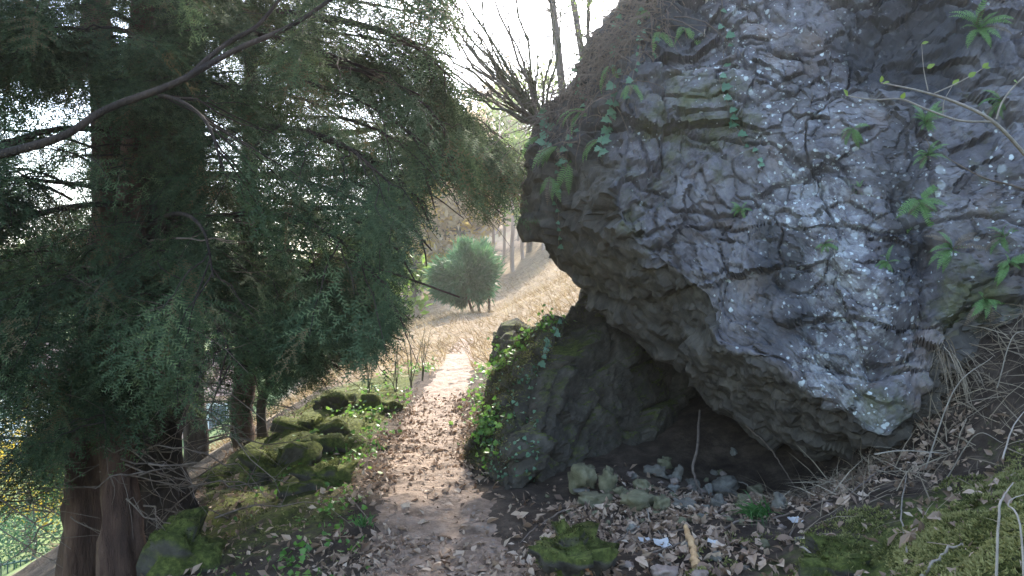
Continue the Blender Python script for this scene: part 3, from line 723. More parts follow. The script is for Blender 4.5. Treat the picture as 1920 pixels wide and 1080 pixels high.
# long bare limb crossing the upper left
stem(Pl((-160, 330, 4.3), (-40, 300, 4.25), (110, 258, 4.2), (200, 205, 4.25), (330, 155, 4.3), (440, 95, 4.45), (560, 40, 4.6), (700, -60, 4.8)), [.026, .023, .021, .020, .017, .014, .010], 'yew_bark', 6, 'limb', fl=.12, sides=10)
stem(Pl((345, 150, 4.32), (420, 85, 4.5), (480, 50, 4.6), (530, -10, 4.7), (580, -90, 4.8)), [.016, .014, .011, .008], 'yew_bark', 7, 'limb', fl=.12, sides=8)
hand = [
 (Pl((300, 60, 6.5), (460, 60, 6.0), (640, 110, 5.7), (790, 180, 5.8)), [0.030, .006]),
 (Pl((310, -60, 6.4), (500, -70, 5.8), (700, -40, 5.4), (850, 40, 5.6)), [0.030, .006]),
 (Pl((340, -150, 6.2), (560, -170, 5.2), (760, -130, 4.9), (840, -40, 4.9)), [0.030, .006]),
 (Pl((300, 300, 6.4), (460, 240, 5.6), (620, 260, 5.1), (740, 350, 5.0)), [0.030, .006]),
 (Pl((300, 330, 6.4), (500, 330, 5.8), (660, 370, 5.5), (770, 450, 5.5)), [0.030, .006]),
 (Pl((305, 430, 6.4), (480, 400, 5.4), (620, 440, 4.9), (730, 540, 4.9)), [0.027, .006]),
 (Pl((310, 520, 6.4), (470, 500, 5.8), (620, 530, 5.6), (760, 600, 5.8)), [0.024, .006]),
 (Pl((310, 600, 6.4), (440, 560, 6.0), (580, 590, 6.0), (720, 650, 6.2)), [0.021, .006]),
 (Pl((310, 640, 6.4), (420, 620, 6.2), (520, 640, 6.2), (640, 690, 6.4)), [0.018, .006]),
 (Pl((300, 180, 6.5), (420, 160, 6.8), (580, 190, 7.0), (700, 260, 7.2)), [0.030, .006]),
 (Pl((280, 260, 6.0), (120, 240, 5.2), (-40, 300, 4.8), (-160, 380, 4.6)), [0.027, .006]),
 (Pl((270, 380, 6.0), (120, 390, 5.2), (-30, 440, 4.9), (-160, 520, 4.6)), [0.027, .006]),
 (Pl((270, 120, 6.2), (130, 90, 5.6), (-20, 110, 5.2), (-180, 180, 5.0)), [0.027, .006]),
 (Pl((270, -60, 6.2), (100, -60, 5.4), (-60, -20, 5.0), (-200, 40, 5.0)), [0.027, .006]),
 (Pl((270, 500, 6.0), (140, 520, 5.3), (0, 590, 5.0), (-140, 690, 4.8)), [0.024, .006]),
 (Pl((270, 580, 6.0), (340, 560, 5.2), (400, 600, 4.9), (440, 680, 4.8)), [0.018, .006]),
 (Pl((270, 430, 6.0), (330, 400, 5.0), (380, 430, 4.6), (400, 520, 4.5)), [0.018, .006]),
 (Pl((260, 650, 6.0), (150, 680, 5.4), (40, 740, 5.2), (-80, 830, 5.0)), [0.018, .006]),
 (Pl((240, 760, 5.8), (140, 790, 5.4), (40, 850, 5.3), (-60, 920, 5.2)), [0.015, .006]),
 (Pl((260, 220, 6.0), (300, 180, 4.9), (380, 220, 4.4), (420, 320, 4.3)), [0.018, .006])]
r_ = np.random.default_rng(5)
for k in range(26):       # the rest of the crown, all round the stems and above the frame
    z = r_.uniform(1.8, 6.5); az = r_.uniform(0, 2 * math.pi); o = np.array([-2.9 + r_.normal() * .1, 6.3, z]); ln = r_.uniform(1.6, 3.0) * (1.1 - z / 14)
    d = np.array([math.cos(az), math.sin(az), .12]); tt = np.linspace(0, 1, 5)[:, None] * ln
    q = o + tt * d; q[:, 2] -= .09 * tt[:, 0] ** 2; hand.append((q, [.022, .006]))
for k in range(26):       # short leafy shoots on the camera side of the stems
    px = r_.uniform(130, 360); py = r_.uniform(-60, 720); o = P(px, py, 6.2); az = r_.uniform(-2.6, -.5); ln = r_.uniform(.7, 1.5)
    d = np.array([math.cos(az), math.sin(az), .25]); tt = np.linspace(0, 1, 5)[:, None] * ln; q = o + tt * d; q[:, 2] -= .25 * tt[:, 0] ** 2; hand.append((q, [.012, .004]))
hand += [(Pl((520, 20, 6.0), (660, 40, 5.8), (780, 80, 5.8), (855, 110, 6.0)), [.02, .006]), (Pl((560, 150, 6.0), (680, 190, 5.8), (770, 250, 5.8), (840, 300, 6.0)), [.02, .006]),
         (Pl((600, 260, 5.8), (700, 300, 5.6), (780, 370, 5.6), (810, 430, 5.6)), [.02, .006]), (Pl((640, 400, 5.6), (730, 450, 5.5), (780, 530, 5.6)), [.015, .005])]
cr, wd_ = MB(), MB()
edge_l = [(Pl((520, -40, 5.8), (640, -30, 5.6), (750, 0, 5.5), (840, 60, 5.6)), [.016, .005]), (Pl((560, 30, 5.8), (680, 50, 5.6), (780, 90, 5.6), (850, 150, 5.7)), [.016, .005]),
          (Pl((560, -110, 5.6), (700, -100, 5.3), (800, -50, 5.2), (870, 30, 5.3)), [.016, .005]), (Pl((600, 120, 5.9), (700, 140, 5.8), (790, 190, 5.8), (840, 250, 5.9)), [.016, .005]),
          (Pl((640, 220, 5.8), (720, 250, 5.7), (790, 310, 5.7), (815, 390, 5.7)), [.014, .005]), (Pl((660, 340, 5.6), (740, 380, 5.5), (790, 450, 5.5), (800, 500, 5.5)), [.014, .005])]
grow_tree(edge_l, cr, wd_, twig_step=.10, step=.05, seed=9, hole=-.12, scale=(.9, 1.4), bright=.45, sub_len=(.4, .85), variants=SPRL)
n1 = grow_tree(hand, cr, wd_, twig_step=.078, step=.052, seed=1, hole=.13, scale=(.85, 1.35))
part(cr, 'crown', 'yew', root, False); part(wd_, 'branches', 'yew_bark', root)
# dead bare twigs low on the stems
dt = MB()
for k in range(190):
    px = r_.uniform(-60, 420); py = r_.uniform(430, 990); Y = r_.uniform(4.9, 6.4); c0 = P(px, py, Y)
    s = -1 if px < 200 else 1; s = s if r_.random() < .8 else -s
    d = np.array([s * r_.uniform(.5, 1), r_.uniform(-.6, .4), r_.uniform(-.45, .25)]); ln = r_.uniform(.3, .9)
    tt = np.linspace(0, 1, 6)[:, None] * ln; q = c0 + tt * d; q[:, 2] -= .2 * tt[:, 0] ** 2; q[1:] += r_.normal(size=(5, 3)) * .02
    tube(dt, q, [.007, .002], 4)
    for j in range(3):
        o = q[r_.integers(1, 5)]; e = d + r_.normal(size=3) * .7; t2 = np.linspace(0, 1, 4)[:, None] * r_.uniform(.1, .3); w_ = o + t2 * e; w_[1:] += r_.normal(size=(3, 3)) * .01
        tube(dt, w_, [.003, .0012], 3)
part(dt, 'dead_twigs', 'twig', root)

# second yew further along, whose limb reaches over the path
def yew2(x, y, label, limbs, stems, seed, **kw):
    global root
    root = empty('yew_tree', (x, y, hz(x, y))); tag(root, label, 'tree', 'yew trees on the left')
    for i, (pts, r, mt) in enumerate(stems): stem(pts, r, mt, seed + i, 'trunk', root, .2, 12)
    c, wv2 = MB(), MB(); n = grow_tree(limbs, c, wv2, seed=seed, **kw)
    part(c, 'crown', 'yew', root, False); part(wv2, 'branches', 'yew_bark', root); return n
def auto(x, y, z0, z1, n, ln, seed, az0=0, az1=2 * math.pi):
    r = np.random.default_rng(seed); out = []
    for k in range(n):
        z = r.uniform(z0, z1); az = r.uniform(az0, az1); L = r.uniform(*ln); d = np.array([math.cos(az), math.sin(az), .1]); tt = np.linspace(0, 1, 5)[:, None] * L
        q = np.array([x, y, z]) + tt * d; q[:, 2] -= .1 * tt[:, 0] ** 2; out.append((q, [.02, .005]))
    return out
l2 = [(Pl((470, 330, 9.5), (640, 322, 8.6), (770, 298, 8.0), (860, 272, 7.8), (930, 290, 7.8), (985, 350, 8.0)), [.05, .012]),
      (Pl((480, 240, 9.5), (640, 250, 8.8), (760, 230, 8.4), (860, 240, 8.4), (950, 290, 8.6)), [.045, .010]),
      (Pl((470, 400, 9.5), (620, 390, 9.2), (740, 400, 9.0), (810, 470, 9.0)), [.04, .010]),
      (Pl((470, 480, 9.5), (600, 500, 9.2), (700, 540, 9.0), (770, 600, 9.2)), [.035, .008]),
      (Pl((480, 560, 9.5), (600, 590, 9.4), (700, 620, 9.4), (760, 640, 9.6)), [.03, .008]),
      (Pl((600, 322, 8.8), (760, 330, 8.2), (860, 340, 8.0), (940, 400, 8.2)), [.02, .006]), (Pl((640, 280, 8.8), (780, 250, 8.2), (880, 220, 8.0), (930, 250, 8.0)), [.02, .006]),
      (Pl((600, 200, 9.0), (720, 190, 8.8), (800, 200, 8.8), (850, 240, 8.8)), [.02, .006]), (Pl((700, 330, 8.6), (800, 360, 8.4), (870, 410, 8.4)), [.015, .005]),
      (Pl((470, 120, 9.5), (620, 110, 8.8), (740, 130, 8.4), (820, 170, 8.4)), [.03, .008])]
sx_, sy_ = (470 - 960) / FPX * 9.6, 9.6
n2_ = yew2(sx_, sy_, 'slimmer yew behind the big one, its limb reaching across above the path', l2 + auto(sx_, sy_, 1.2, 7, 20, (1.3, 2.6), 15),
     [([np.array([sx_ + .05, sy_, hz(sx_, sy_) - .3]), *Pl((452, 800, 9.6), (460, 700, 9.6), (462, 500, 9.6), (470, 200, 9.6), (470, -300, 9.6))], [.17, .13, .12, .11, .08, .04], 'yew_bark_red'),
      ([np.array([sx_ + .25, sy_ - .1, hz(sx_, sy_) - .3]), *Pl((490, 760, 9.5), (520, 700, 9.5), (560, 620, 9.4), (610, 520, 9.3))], [.08, .06, .05, .04, .02], 'yew_bark')], 30,
     variants=SPRL, twig_step=.10, step=.065, scale=(.9, 1.35), bright=.42, sub_len=(.5, 1.0), hole=.03)
n3_ = yew2(-5.6, 8.2, 'half-hidden yew at the far left edge behind the big one', auto(-5.6, 8.2, 0, 7.5, 28, (1.3, 2.8), 16),
     [([np.array([-5.6, 8.2, hz(-5.6, 8.2) - .3]), np.array([-5.65, 8.2, 2]), np.array([-5.6, 8.3, 5]), np.array([-5.6, 8.2, 8.5])], [.2, .15, .1, .03], 'yew_bark')], 50,
     variants=SPRL, twig_step=.16, step=.09, scale=(1.3, 1.9), bright=.42, sub_len=(.5, 1.1), hole=.10)
n4_ = yew2(-5.2, 13.0, 'yew further down the slope seen through gaps beyond the leaning stems', auto(-5.2, 13.0, -1.0, 7.5, 40, (1.3, 2.6), 17),
     [([np.array([-5.2, 13, hz(-5.2, 13) - .3]), np.array([-5.25, 13, 1]), np.array([-5.2, 13.1, 5]), np.array([-5.2, 13, 8])], [.2, .15, .1, .03], 'yew_bark')], 60,
     variants=SPRL, twig_step=.17, step=.1, scale=(1.4, 2.0), bright=.55, sub_len=(.5, 1.1), hole=.12)
print('sprays', n1, n2_, n3_, n4_)
# ------------------------------------------------------------------ stones
def sphere_grid(nu=16, nv=11):
    th = np.linspace(0, math.pi, nv)[1:-1]; ph = np.linspace(0, 2 * math.pi, nu, endpoint=False)
    v = [(0, 0, 1)] + [(math.sin(t) * math.cos(f), math.sin(t) * math.sin(f), math.cos(t)) for t in th for f in ph] + [(0, 0, -1)]
    f3 = [(0, 1 + k, 1 + (k + 1) % nu) for k in range(nu)]; last = len(v) - 1; b = 1 + (nv - 3) * nu
    f3 += [(last, b + (k + 1) % nu, b + k) for k in range(nu)]
    f4 = [(1 + r * nu + k, 1 + (r + 1) * nu + k, 1 + (r + 1) * nu + (k + 1) % nu, 1 + r * nu + (k + 1) % nu) for r in range(nv - 3) for k in range(nu)]
    return np.array(v, float), np.array(f3), np.array(f4)
def stone_mesh(name, sx, sy, sz, seed, nu=22, nv=16, rough=.22, sharp=1.2):
    v, f3, f4 = sphere_grid(nu, nv)
    fa, e = facet(v * 1.25 + seed * 3.7, 200 + seed, .6)
    d = 1 + rough * fbm(v * 1.3 + seed * 5.1, 3, seed) * 2 + sharp * fa * .5 + .05 * fbm(v * 6 + seed, 3, seed)
    v = np.sign(v) * np.abs(v) ** .8; v = v * d[:, None] * np.array([sx, sy, sz])
    m = MB(); m.add(v, f3, .5); m.F[4].append(f4); me = m.mesh(name, True)
    return me, v
def stone_at(px, py, wpx, hpx, label, mat, seed, name='stone', cat='stone', group=None, sink=.32, depth=.8, rz=0.0, tilt=0.0, ground=None):
    """px,py = centre of the stone's foot on the ground"""
    g = gp(px, py + hpx * .5) if ground is None else np.array(ground); k = g[1] / FPX
    me, v = stone_mesh(name, wpx * k * .5, wpx * k * .5 * depth, hpx * k * .5, seed)
    o = link(name, me, mat); o.location = (g[0], g[1], g[2] + hpx * k * .5 * (1 - sink)); o.rotation_euler = (0, tilt, rz)
    tag(o, label, cat, group); return o
SG = 'loose stones below the cave mouth'
for k, a in enumerate([
 (1088, 890, 46, 56, 'upright egg-shaped ochre stone leaning on the cave wall, leftmost of the pair', 'stone_green'),
 (1141, 896, 38, 50, 'upright narrow green-tinged stone, right of the egg-shaped ochre one', 'stone_green'),
 (1116, 936, 66, 30, 'wide low mossy slab lying in front of the two upright stones', 'stone_green'),
 (1200, 934, 64, 32, 'broad flat-topped greenish stone in the middle of the rubble', 'stone_green'),
 (1206, 910, 34, 26, 'small yellowish block sitting behind the broad flat-topped stone', 'stone_green'),
 (1241, 942, 28, 30, 'pale yellow pointed stone right of the broad flat-topped one', 'stone_green'),
 (1284, 946, 46, 22, 'flat grey triangular slab left of the hanging root', 'stone_grey'),
 (1233, 879, 36, 24, 'grey wedge stone at the back near the cave wall', 'stone_grey'),
 (1248, 864, 28, 20, 'ochre block behind the grey wedge, deepest of the loose rubble', 'stone_green'),
 (1271, 885, 18, 30, 'thin upright grey stone between the wedge and the hanging root', 'stone_grey'),
 (1328, 915, 18, 24, 'small pale egg-shaped stone just right of the hanging root', 'stone_pale'),
 (1347, 938, 30, 24, 'smooth grey rounded stone right of the root foot', 'stone_grey'),
 (1362, 908, 48, 32, 'large dull grey stone in the shadow behind the smooth rounded one', 'stone_grey'),
 (1418, 918, 32, 26, 'grey-green stone beside the grass tuft at the cave mouth', 'stone_green'),
 (1462, 938, 24, 28, 'pale stone right of the green grass tuft', 'stone_grey'),
 (1187, 990, 24, 16, 'pale oval cobble alone on the soil below the rubble', 'stone_pale'),
 (1104, 1066, 20, 20, 'small orange-brown pebble near the bottom edge', 'stone_orange'),
 (1245, 1070, 44, 24, 'pinkish brown stone at the bottom edge, left of the broken stick', 'stone_brown'),
 (1316, 1076, 40, 20, 'tan stone at the bottom edge, right of the broken stick', 'stone_brown'),
 (1345, 1040, 22, 16, 'dull grey pebble right of the broken orange stick', 'stone_grey'),
 (1375, 846, 13, 14, 'tiny ochre stone glimpsed deep in the dark cave', 'stone_pale'),
 (1165, 920, 26, 18, 'small rounded stone touching the wide mossy slab', 'stone_green'),
 (1090, 920, 24, 12, 'small flat stone at the foot of the egg-shaped one', 'stone_grey'),
 (1300, 905, 24, 16, 'brown stone in shade just left of the hanging root', 'stone_grey'),
 (1262, 915, 20, 16, 'whitish chip among the small grey rubble', 'stone_pale'),
 (1395, 935, 30, 18, 'flat stone half under the green grass blades', 'stone_green')]):
    stone_at(a[0], a[1], a[2], a[3], a[4], a[5], k + 1, group=SG, rz=k * 1.3)
RUB = [stone_mesh('rubble_stone', .030, .024, .019, 40 + k, 10, 8)[0] for k in range(5)]
for me, mt in zip(RUB, ('stone_grey', 'stone_green', 'stone_grey', 'stone_green', 'stone_brown')): me.materials.append(MAT[mt])
for k in range(85):
    px = random.gauss(1265, 95) if k < 60 else random.uniform(1040, 1560); py = random.uniform(885, 985) if k < 60 else random.uniform(930, 1070)
    g = gp(px, py)
    if g[1] > 8: continue
    o = link('rubble_stone', RUB[k % 5], None); s = random.uniform(.5, 1.5); o.scale = (s, s, s); o.location = (g[0], g[1], g[2] + .002 * s); o.rotation_euler = (random.uniform(-.3, .3), random.uniform(-.3, .3), random.uniform(0, 6.28))
    tag(o, 'small angular rubble stone scattered on the soil below the cave', 'stone', 'small rubble below the cave')

# fuzz of moss on a surface: upright little tufts
def fuzz(mb, pos, nrmv, size, bright=.5, var=.35):
    n = len(pos); d = nrmv * .7 + rng.normal(size=(n, 3)) * .6; R = rotm(d, rng.normal(size=(n, 3)))
    a = np.clip(bright + var * rng.normal(size=n) * .6 + .8 * fbm(pos * 5, 3, 300), 0, 1)
    bake(mb, MTUFT, pos, R, rng.uniform(.5, 1.4, n) * size * .6, a)
def mossy_rock(px, py, wpx, hpx, label, seed, depth=.9, fz=1100, sink=1.25, group='mossy rocks edging the left bank', bright=.5):
    g = gp(px, py + hpx * .5); k = g[1] / FPX
    me, v = stone_mesh('mossy_rock', wpx * k * .5, wpx * k * .5 * depth, hpx * k * .6, seed, 30, 22, .5, 1.5)
    o = link('mossy_rock', me, 'moss_rock'); o.location = (g[0], g[1], g[2] + hpx * k * .5 * (1 - sink)); tag(o, label, 'rock', group)
    nn_ = v / np.array([wpx * k * .5, wpx * k * .5 * depth, hpx * k * .5]) ** 2; nn_ /= np.linalg.norm(nn_, axis=1)[:, None]
    w_ = np.clip(nn_[:, 2] - .1 + 2.2 * fbm(v * 5 + seed, 3, 5), 0.001, 1); 
    idx = rng.choice(len(v), fz, p=w_ / w_.sum()); jit = rng.normal(size=(fz, 3)) * wpx * k * .035
    m = MB(); fuzz(m, v[idx] * .985 + jit * (1 - np.abs(nn_[idx])), nn_[idx], .022 if wpx * k < 1 else .03, bright); stuff(m.build('moss', 'moss_fuzz', o))
    return o
for k, a in enumerate([
 (636, 742, 70, 38, 'dark mossy rock at the far end of the bank edge, below the saplings'),
 (690, 748, 66, 36, 'sunlit mossy hump beside the far end of the path edge'),
 (588, 782, 96, 46, 'long dark mossy rock on the skyline of the bank, second from the far end'),
 (520, 840, 92, 62, 'rounded dome-shaped mossy rock halfway along the bank skyline'),
 (440, 872, 104, 44, 'low dark mossy rock at the near end of the bank skyline'),
 (625, 822, 84, 40, 'bright-topped mossy rock on the slope right of the dome-shaped one'),
 (606, 872, 96, 56, 'yellow-green mossy rock just left of the path, nearest of the row'),
 (735, 760, 46, 24, 'half-buried stone at the left path edge under bright leaves')]):
    mossy_rock(a[0], a[1], a[2], a[3], a[4], 70 + k, bright=.35 if k in (0, 2, 3, 4) else .6)
mossy_rock(345, 1010, 120, 100, 'squat mossy boulder on the dirt slope at the foot of the yew', 85, group=None, fz=420, bright=.15, sink=.6)
mossy_rock(1068, 1035, 120, 88, 'moss-covered stone in the leaf litter at bottom centre', 86, group=None, fz=2600, bright=.45, sink=.25)
mossy_rock(1570, 1040, 130, 60, 'cushion of moss over a buried stone at the foot of the right bank', 88, group=None, fz=2400, bright=.6, sink=.35)

# ------------------------------------------------------------------ ground cover (uncountable)
def ter_norm(x, y):
    e = .03; dx = (hgt(x + e, y) - hgt(x - e, y)) / (2 * e); dy = (hgt(x, y + e) - hgt(x, y - e)) / (2 * e)
    n = np.stack([-dx, -dy, 1 + 0 * dx], 1); return n / np.linalg.norm(n, axis=1)[:, None]
def scatter(n, x0, x1, y0, y1, wfun):
    x = rng.uniform(x0, x1, n); y = rng.uniform(y0, y1, n); k = rng.random(n) < wfun(x, y); x, y = x[k], y[k]
    return np.stack([x, y, hgt(x, y)], 1)
mm = MB()
def cush(p): return np.clip(.5 + 1.6 * fbm(p * 3.2, 3, 301), 0, 1)
p_ = scatter(170000, .9, 3.2, 1.8, 4.6, lambda x, y: mossmask(x, y) * np.clip(.25 + 2.6 * fbm(np.stack([x, y, 0 * x], 1) * 2.6, 4, 301), 0, 1))
cz = fbm(p_ * 5, 3, 302); p_[:, 2] += .09 * np.clip(cz + .15, 0, 1); fuzz(mm, p_, ter_norm(p_[:, 0], p_[:, 1]), .034, .8)
o = stuff(mm.build('moss', 'moss_fuzz')); o['label'] = 'thick yellow-green moss cushions covering the near right bank'; o['category'] = 'moss'
mm = MB()
p_ = scatter(60000, -3.6, -.9, 3.0, 14, lambda x, y: mossmask(x, y) * np.clip(.45 + 2.2 * fbm(np.stack([x, y, 0 * x], 1) * 2.2, 4, 303), 0, 1))
fuzz(mm, p_, ter_norm(p_[:, 0], p_[:, 1]), .032, .5)
o = stuff(mm.build('moss', 'moss_fuzz')); o['label'] = 'patchy green moss along the left bank'; o['category'] = 'moss'

def leaves(mb, pos, size, tilt=.5, bright=.5, var=.2, shape=IVY, nrmv=None, off=.03):
    n = len(pos); up = (np.array([0, 0, 1.0]) if nrmv is None else nrmv) + rng.normal(size=(n, 3)) * tilt
    R = rotm(rng.normal(size=(n, 3)), up); a = np.clip(bright + var * rng.normal(size=n), 0, 1)
    bake(mb, shape, pos + (up / np.linalg.norm(up, axis=1)[:, None]) * rng.uniform(0, off, n)[:, None], R, rng.uniform(.6, 1.3, n) * size, a)
m = MB()
p_ = scatter(2600, -2.6, -.7, 3.3, 8, lambda x, y: sstep(-.42, -.6, x - path_x(y)) * sstep(-1.7, -.7, x - path_x(y)) * np.clip(.25 + 2 * fbm(np.stack([x, y, 0 * x], 1) * 1.6, 3, 310), 0, 1))
leaves(m, p_, .042, .5, .42, .25, off=.06)
p_ = scatter(4600, -2.9, -1.0, 6.5, 16.5, lambda x, y: sstep(-.34, -.5, x - path_x(y)) * sstep(-1.6, -.8, x - path_x(y)) * np.clip(.4 + 2 * fbm(np.stack([x, y, 0 * x], 1) * 1.3, 3, 311), 0, 1))
leaves(m, p_, .055, .6, .6, .25, off=.12)
p_ = scatter(500, -1, .2, 9, 15.5, lambda x, y: sstep(.3, .42, x - path_x(y)) * sstep(.9, .6, x - path_x(y)))
leaves(m, p_, .07, .6, .7, .2, off=.12)
o = stuff(m.build('ground_ivy', 'ivy_bright')); o['label'] = 'small green ivy and herb leaves along both path edges'; o['category'] = 'ivy'
# ivy on the flank of the lower boulder
m = MB(); pp, nv_ = [], []
for k in range(900):
    t = random.random()
    px = np.interp(t, [0, .25, .5, .75, 1], [890, 905, 930, 960, 1035]) + random.gauss(6, 18); py = np.interp(t, [0, .25, .5, .75, 1], [850, 770, 690, 640, 570]) + random.gauss(0, 22)
    h = cam_hit(px, py)
    if h is None or vnoise(np.array([h[0]]) * 2.2, 5)[0] < -.25: continue
    pp.append(h[0]); nv_.append(h[1])
leaves(m, np.array(pp), .045, .45, .55, .25, nrmv=np.array(nv_), off=.12)
o = stuff(m.build('ivy_cover', 'ivy_bright')); o['label'] = 'bright green ivy creeping up the path side of the dark boulder'; o['category'] = 'ivy'
m = MB(); pp, nv_ = [], []
for k in range(170):
    h = cam_hit(random.uniform(900, 1010), random.uniform(680, 900))
    if h is not None: pp.append(h[0]); nv_.append(h[1])
leaves(m, np.array(pp), .036, .4, .6, .3, nrmv=np.array(nv_), off=.03)
o = stuff(m.build('ivy_cover', 'ivy')); o['label'] = 'sparse ivy leaves on the shaded front of the dark boulder'; o['category'] = 'ivy'
# moss fuzz on the path edge of the boulder
m = MB(); pp, nv_ = [], []
for k in range(2600):
    t = random.random(); px = np.interp(t, [0, .3, .6, 1], [885, 905, 945, 1040]) + random.gauss(8, 26); py = np.interp(t, [0, .3, .6, 1], [880, 770, 670, 590]) + random.gauss(0, 30)
    h = cam_hit(px, py)
    if h is not None: pp.append(h[0]); nv_.append(h[1])
pp = np.repeat(np.array(pp), 5, 0) + rng.normal(size=(len(pp) * 5, 3)) * .02; nv_ = np.repeat(np.array(nv_), 5, 0); fuzz(m, pp, nv_ + np.array([0, 0, .3]), .03, .45)
o = stuff(m.build('moss', 'moss_fuzz')); o['label'] = 'moss on the path edge of the dark boulder'; o['category'] = 'moss'

# leaf litter
def litter_w(x, y):
    u = x - path_x(y); nz = fbm(np.stack([x, y, 0 * x], 1) * 1.1, 3, 320)
    wgt = .75 * sstep(1.0, .5, np.abs(u)) * (.5 + .5 * sstep(.1, .4, np.abs(u + .1 * np.sin(y * 1.3)))) + .8 * sstep(.4, .7, u) * sstep(6.6, 5.2, y) + .35 * sstep(-.4, -2.2, u)
    wgt = wgt * (1 - .6 * mossmask(x, y)) * np.clip(.6 + 2.0 * nz, .1, 1)
    return wgt * np.clip(8 / (y + 2), 0, 1)
LIT = (np.array([[-.5, 0, .02], [0, .26, .12], [.5, 0, 0], [0, -.24, .1], [0, 0, 0]]), np.array([[0, 4, 1], [4, 2, 1], [0, 3, 4], [4, 3, 2]]), np.zeros(5))
p_ = scatter(105000, -4.0, 3.0, 2.2, 12, litter_w); n = len(p_); p_[:, 2] += .012
up = ter_norm(p_[:, 0], p_[:, 1]) + rng.normal(size=(n, 3)) * .5; R = rotm(rng.normal(size=(n, 3)), up)
m = MB(); bake(m, LIT, p_ + np.array([0, 0, .01]), R, np.clip(rng.lognormal(-3.2, .45, n), .014, .1), np.clip(rng.beta(1.5, 2.2, n), 0, 1))
o = stuff(m.build('leaf_litter', 'litter')); o['label'] = 'brown dead leaf litter over the path and slopes'; o['category'] = 'leaf litter'
# straws and stalks on the right bank
def straws(n, x0, x1, y0, y1, wf, ln, mat, name, label, cat, flat=.35, lift=.02):
    p = scatter(n, x0, x1, y0, y1, wf); k = len(p); d = rng.normal(size=(k, 3)); d[:, 2] = rng.uniform(-.1, flat, k) + 0 * d[:, 2]
    tn = ter_norm(p[:, 0], p[:, 1]); d -= tn * ((d * tn).sum(1) - flat * rng.random(k))[:, None]
    R = rotm(d, tn + rng.normal(size=(k, 3)) * .3); m = MB(); p[:, 2] += lift
    bake(m, BLADE, p, R, rng.uniform(*ln, k), np.clip(rng.normal(.5, .25, k), 0, 1))
    o = stuff(m.build(name, mat)); o['label'] = label; o['category'] = cat; return o
straws(5200, 1.0, 3.8, 2.6, 5.9, lambda x, y: sstep(1.2, 2.3, x) * np.clip(1 - 1.5 * mossmask(x, y), .03, 1), (.12, .42), 'straw', 'dry_stalks', 'tangle of dry straw stalks along the foot of the rock on the right bank', 'dry grass')
def drow(x, y): return sstep(13, 16.5, y - .25 * np.clip(np.abs(x - path_x(y)), 0, 4)) * np.clip(22 / y - .2, 0, 1) * np.where(np.abs(x - path_x(y)) < .28, np.where(y > 18, 1, 0), 1)
p_ = scatter(44000, -9, 9, 13, 44, drow); n = len(p_)
d = np.stack([-.5 + rng.normal(size=n) * .6, -.3 + rng.normal(size=n) * .5, rng.uniform(.1, 1.0, n)], 1); m = MB()
bake(m, (BLADE[0] * np.array([1, 2.2, 1.6]), BLADE[1], BLADE[2]), p_, rotm(d, rng.normal(size=(n, 3))), rng.uniform(.15, .42, n), np.clip(.5 + .2 * rng.normal(size=n) + .8 * fbm(p_ * .8, 3, 330), 0, 1))
o = stuff(m.build('dry_grass', 'straw_sun')); o['label'] = 'bleached dry grass on the sunlit slope beyond the path'; o['category'] = 'dry grass'

# ------------------------------------------------------------------ single fallen leaves, twigs, scraps
DM = []
for k, d in enumerate(DEAD):
    m_ = MB(); m_.add(d[0], d[1], .25 + .09 * k); me = m_.mesh('fallen_leaf'); me.materials.append(MAT['litter']); DM.append(me)
def put_leaf(px, py, s, lab, grp):
    g = gp(px, py); o = link('fallen_leaf', DM[random.randrange(8)], None); o.location = (g[0], g[1], g[2] + .02)
    tn = ter_norm(g[:1], g[1:2])[0]; q = Vector(tn).to_track_quat('Z', 'Y').to_euler(); o.rotation_euler = (q.x + random.gauss(0, .3), q.y + random.gauss(0, .3), random.uniform(0, 6.28))
    o.scale = (s, s, s); tag(o, lab, 'leaf', grp); return o
for k in range(95):
    put_leaf(random.uniform(900, 1560), 1080 - 130 * random.random() ** 1.3, random.uniform(.06, .11), 'curled brown dead leaf lying right of the path in the foreground', 'dead leaves right of the path')
for k in range(80):
    put_leaf(random.uniform(690, 900), 1080 - 260 * random.random() ** 1.2, random.uniform(.05, .09), 'brown dead leaf trodden into the near part of the path', 'dead leaves on the path')
for k in range(26):
    put_leaf(random.uniform(1560, 1900), random.uniform(790, 1000), random.uniform(.06, .10), 'pale brown dead leaf caught on the right bank', 'dead leaves on the right bank')
for px, py, s, lab in [(1240, 1030, .10, 'flat whitish scrap lying near the bottom, left of the broken stick'), (1208, 1022, .07, 'small white scrap left of the larger whitish one'), (1335, 1026, .05, 'tiny pale blue-white scrap right of the broken stick'), (1490, 985, .08, 'curled white scrap by the right bank')]:
    g = gp(px, py); m = MB(); nx = 7; xs = np.linspace(-.5, .5, nx); X_, Y_ = np.meshgrid(xs, np.linspace(-.32, .32, 5))
    e = fbm(np.stack([X_.ravel() * 3 + px, Y_.ravel() * 3, 0 * X_.ravel()], 1), 3, 9).reshape(X_.shape)
    v = np.stack([X_ + .16 * e, Y_ + .1 * e, .10 * e + .3 * X_ ** 2], -1).reshape(-1, 3) * s; v[:, 2] -= v[:, 2].min() - .004
    top = v + np.array([0, 0, .003]); f = grid_faces(nx, 5); m.add(top, f); m.add(v, f[:, ::-1])
    o = m.build('pale_scrap', 'scrap', smooth=True); o.location = (g[0], g[1], g[2] + .025); o.rotation_euler = (.35, random.uniform(-.2, .2), random.uniform(-.5, .5)); tag(o, lab, 'scrap')
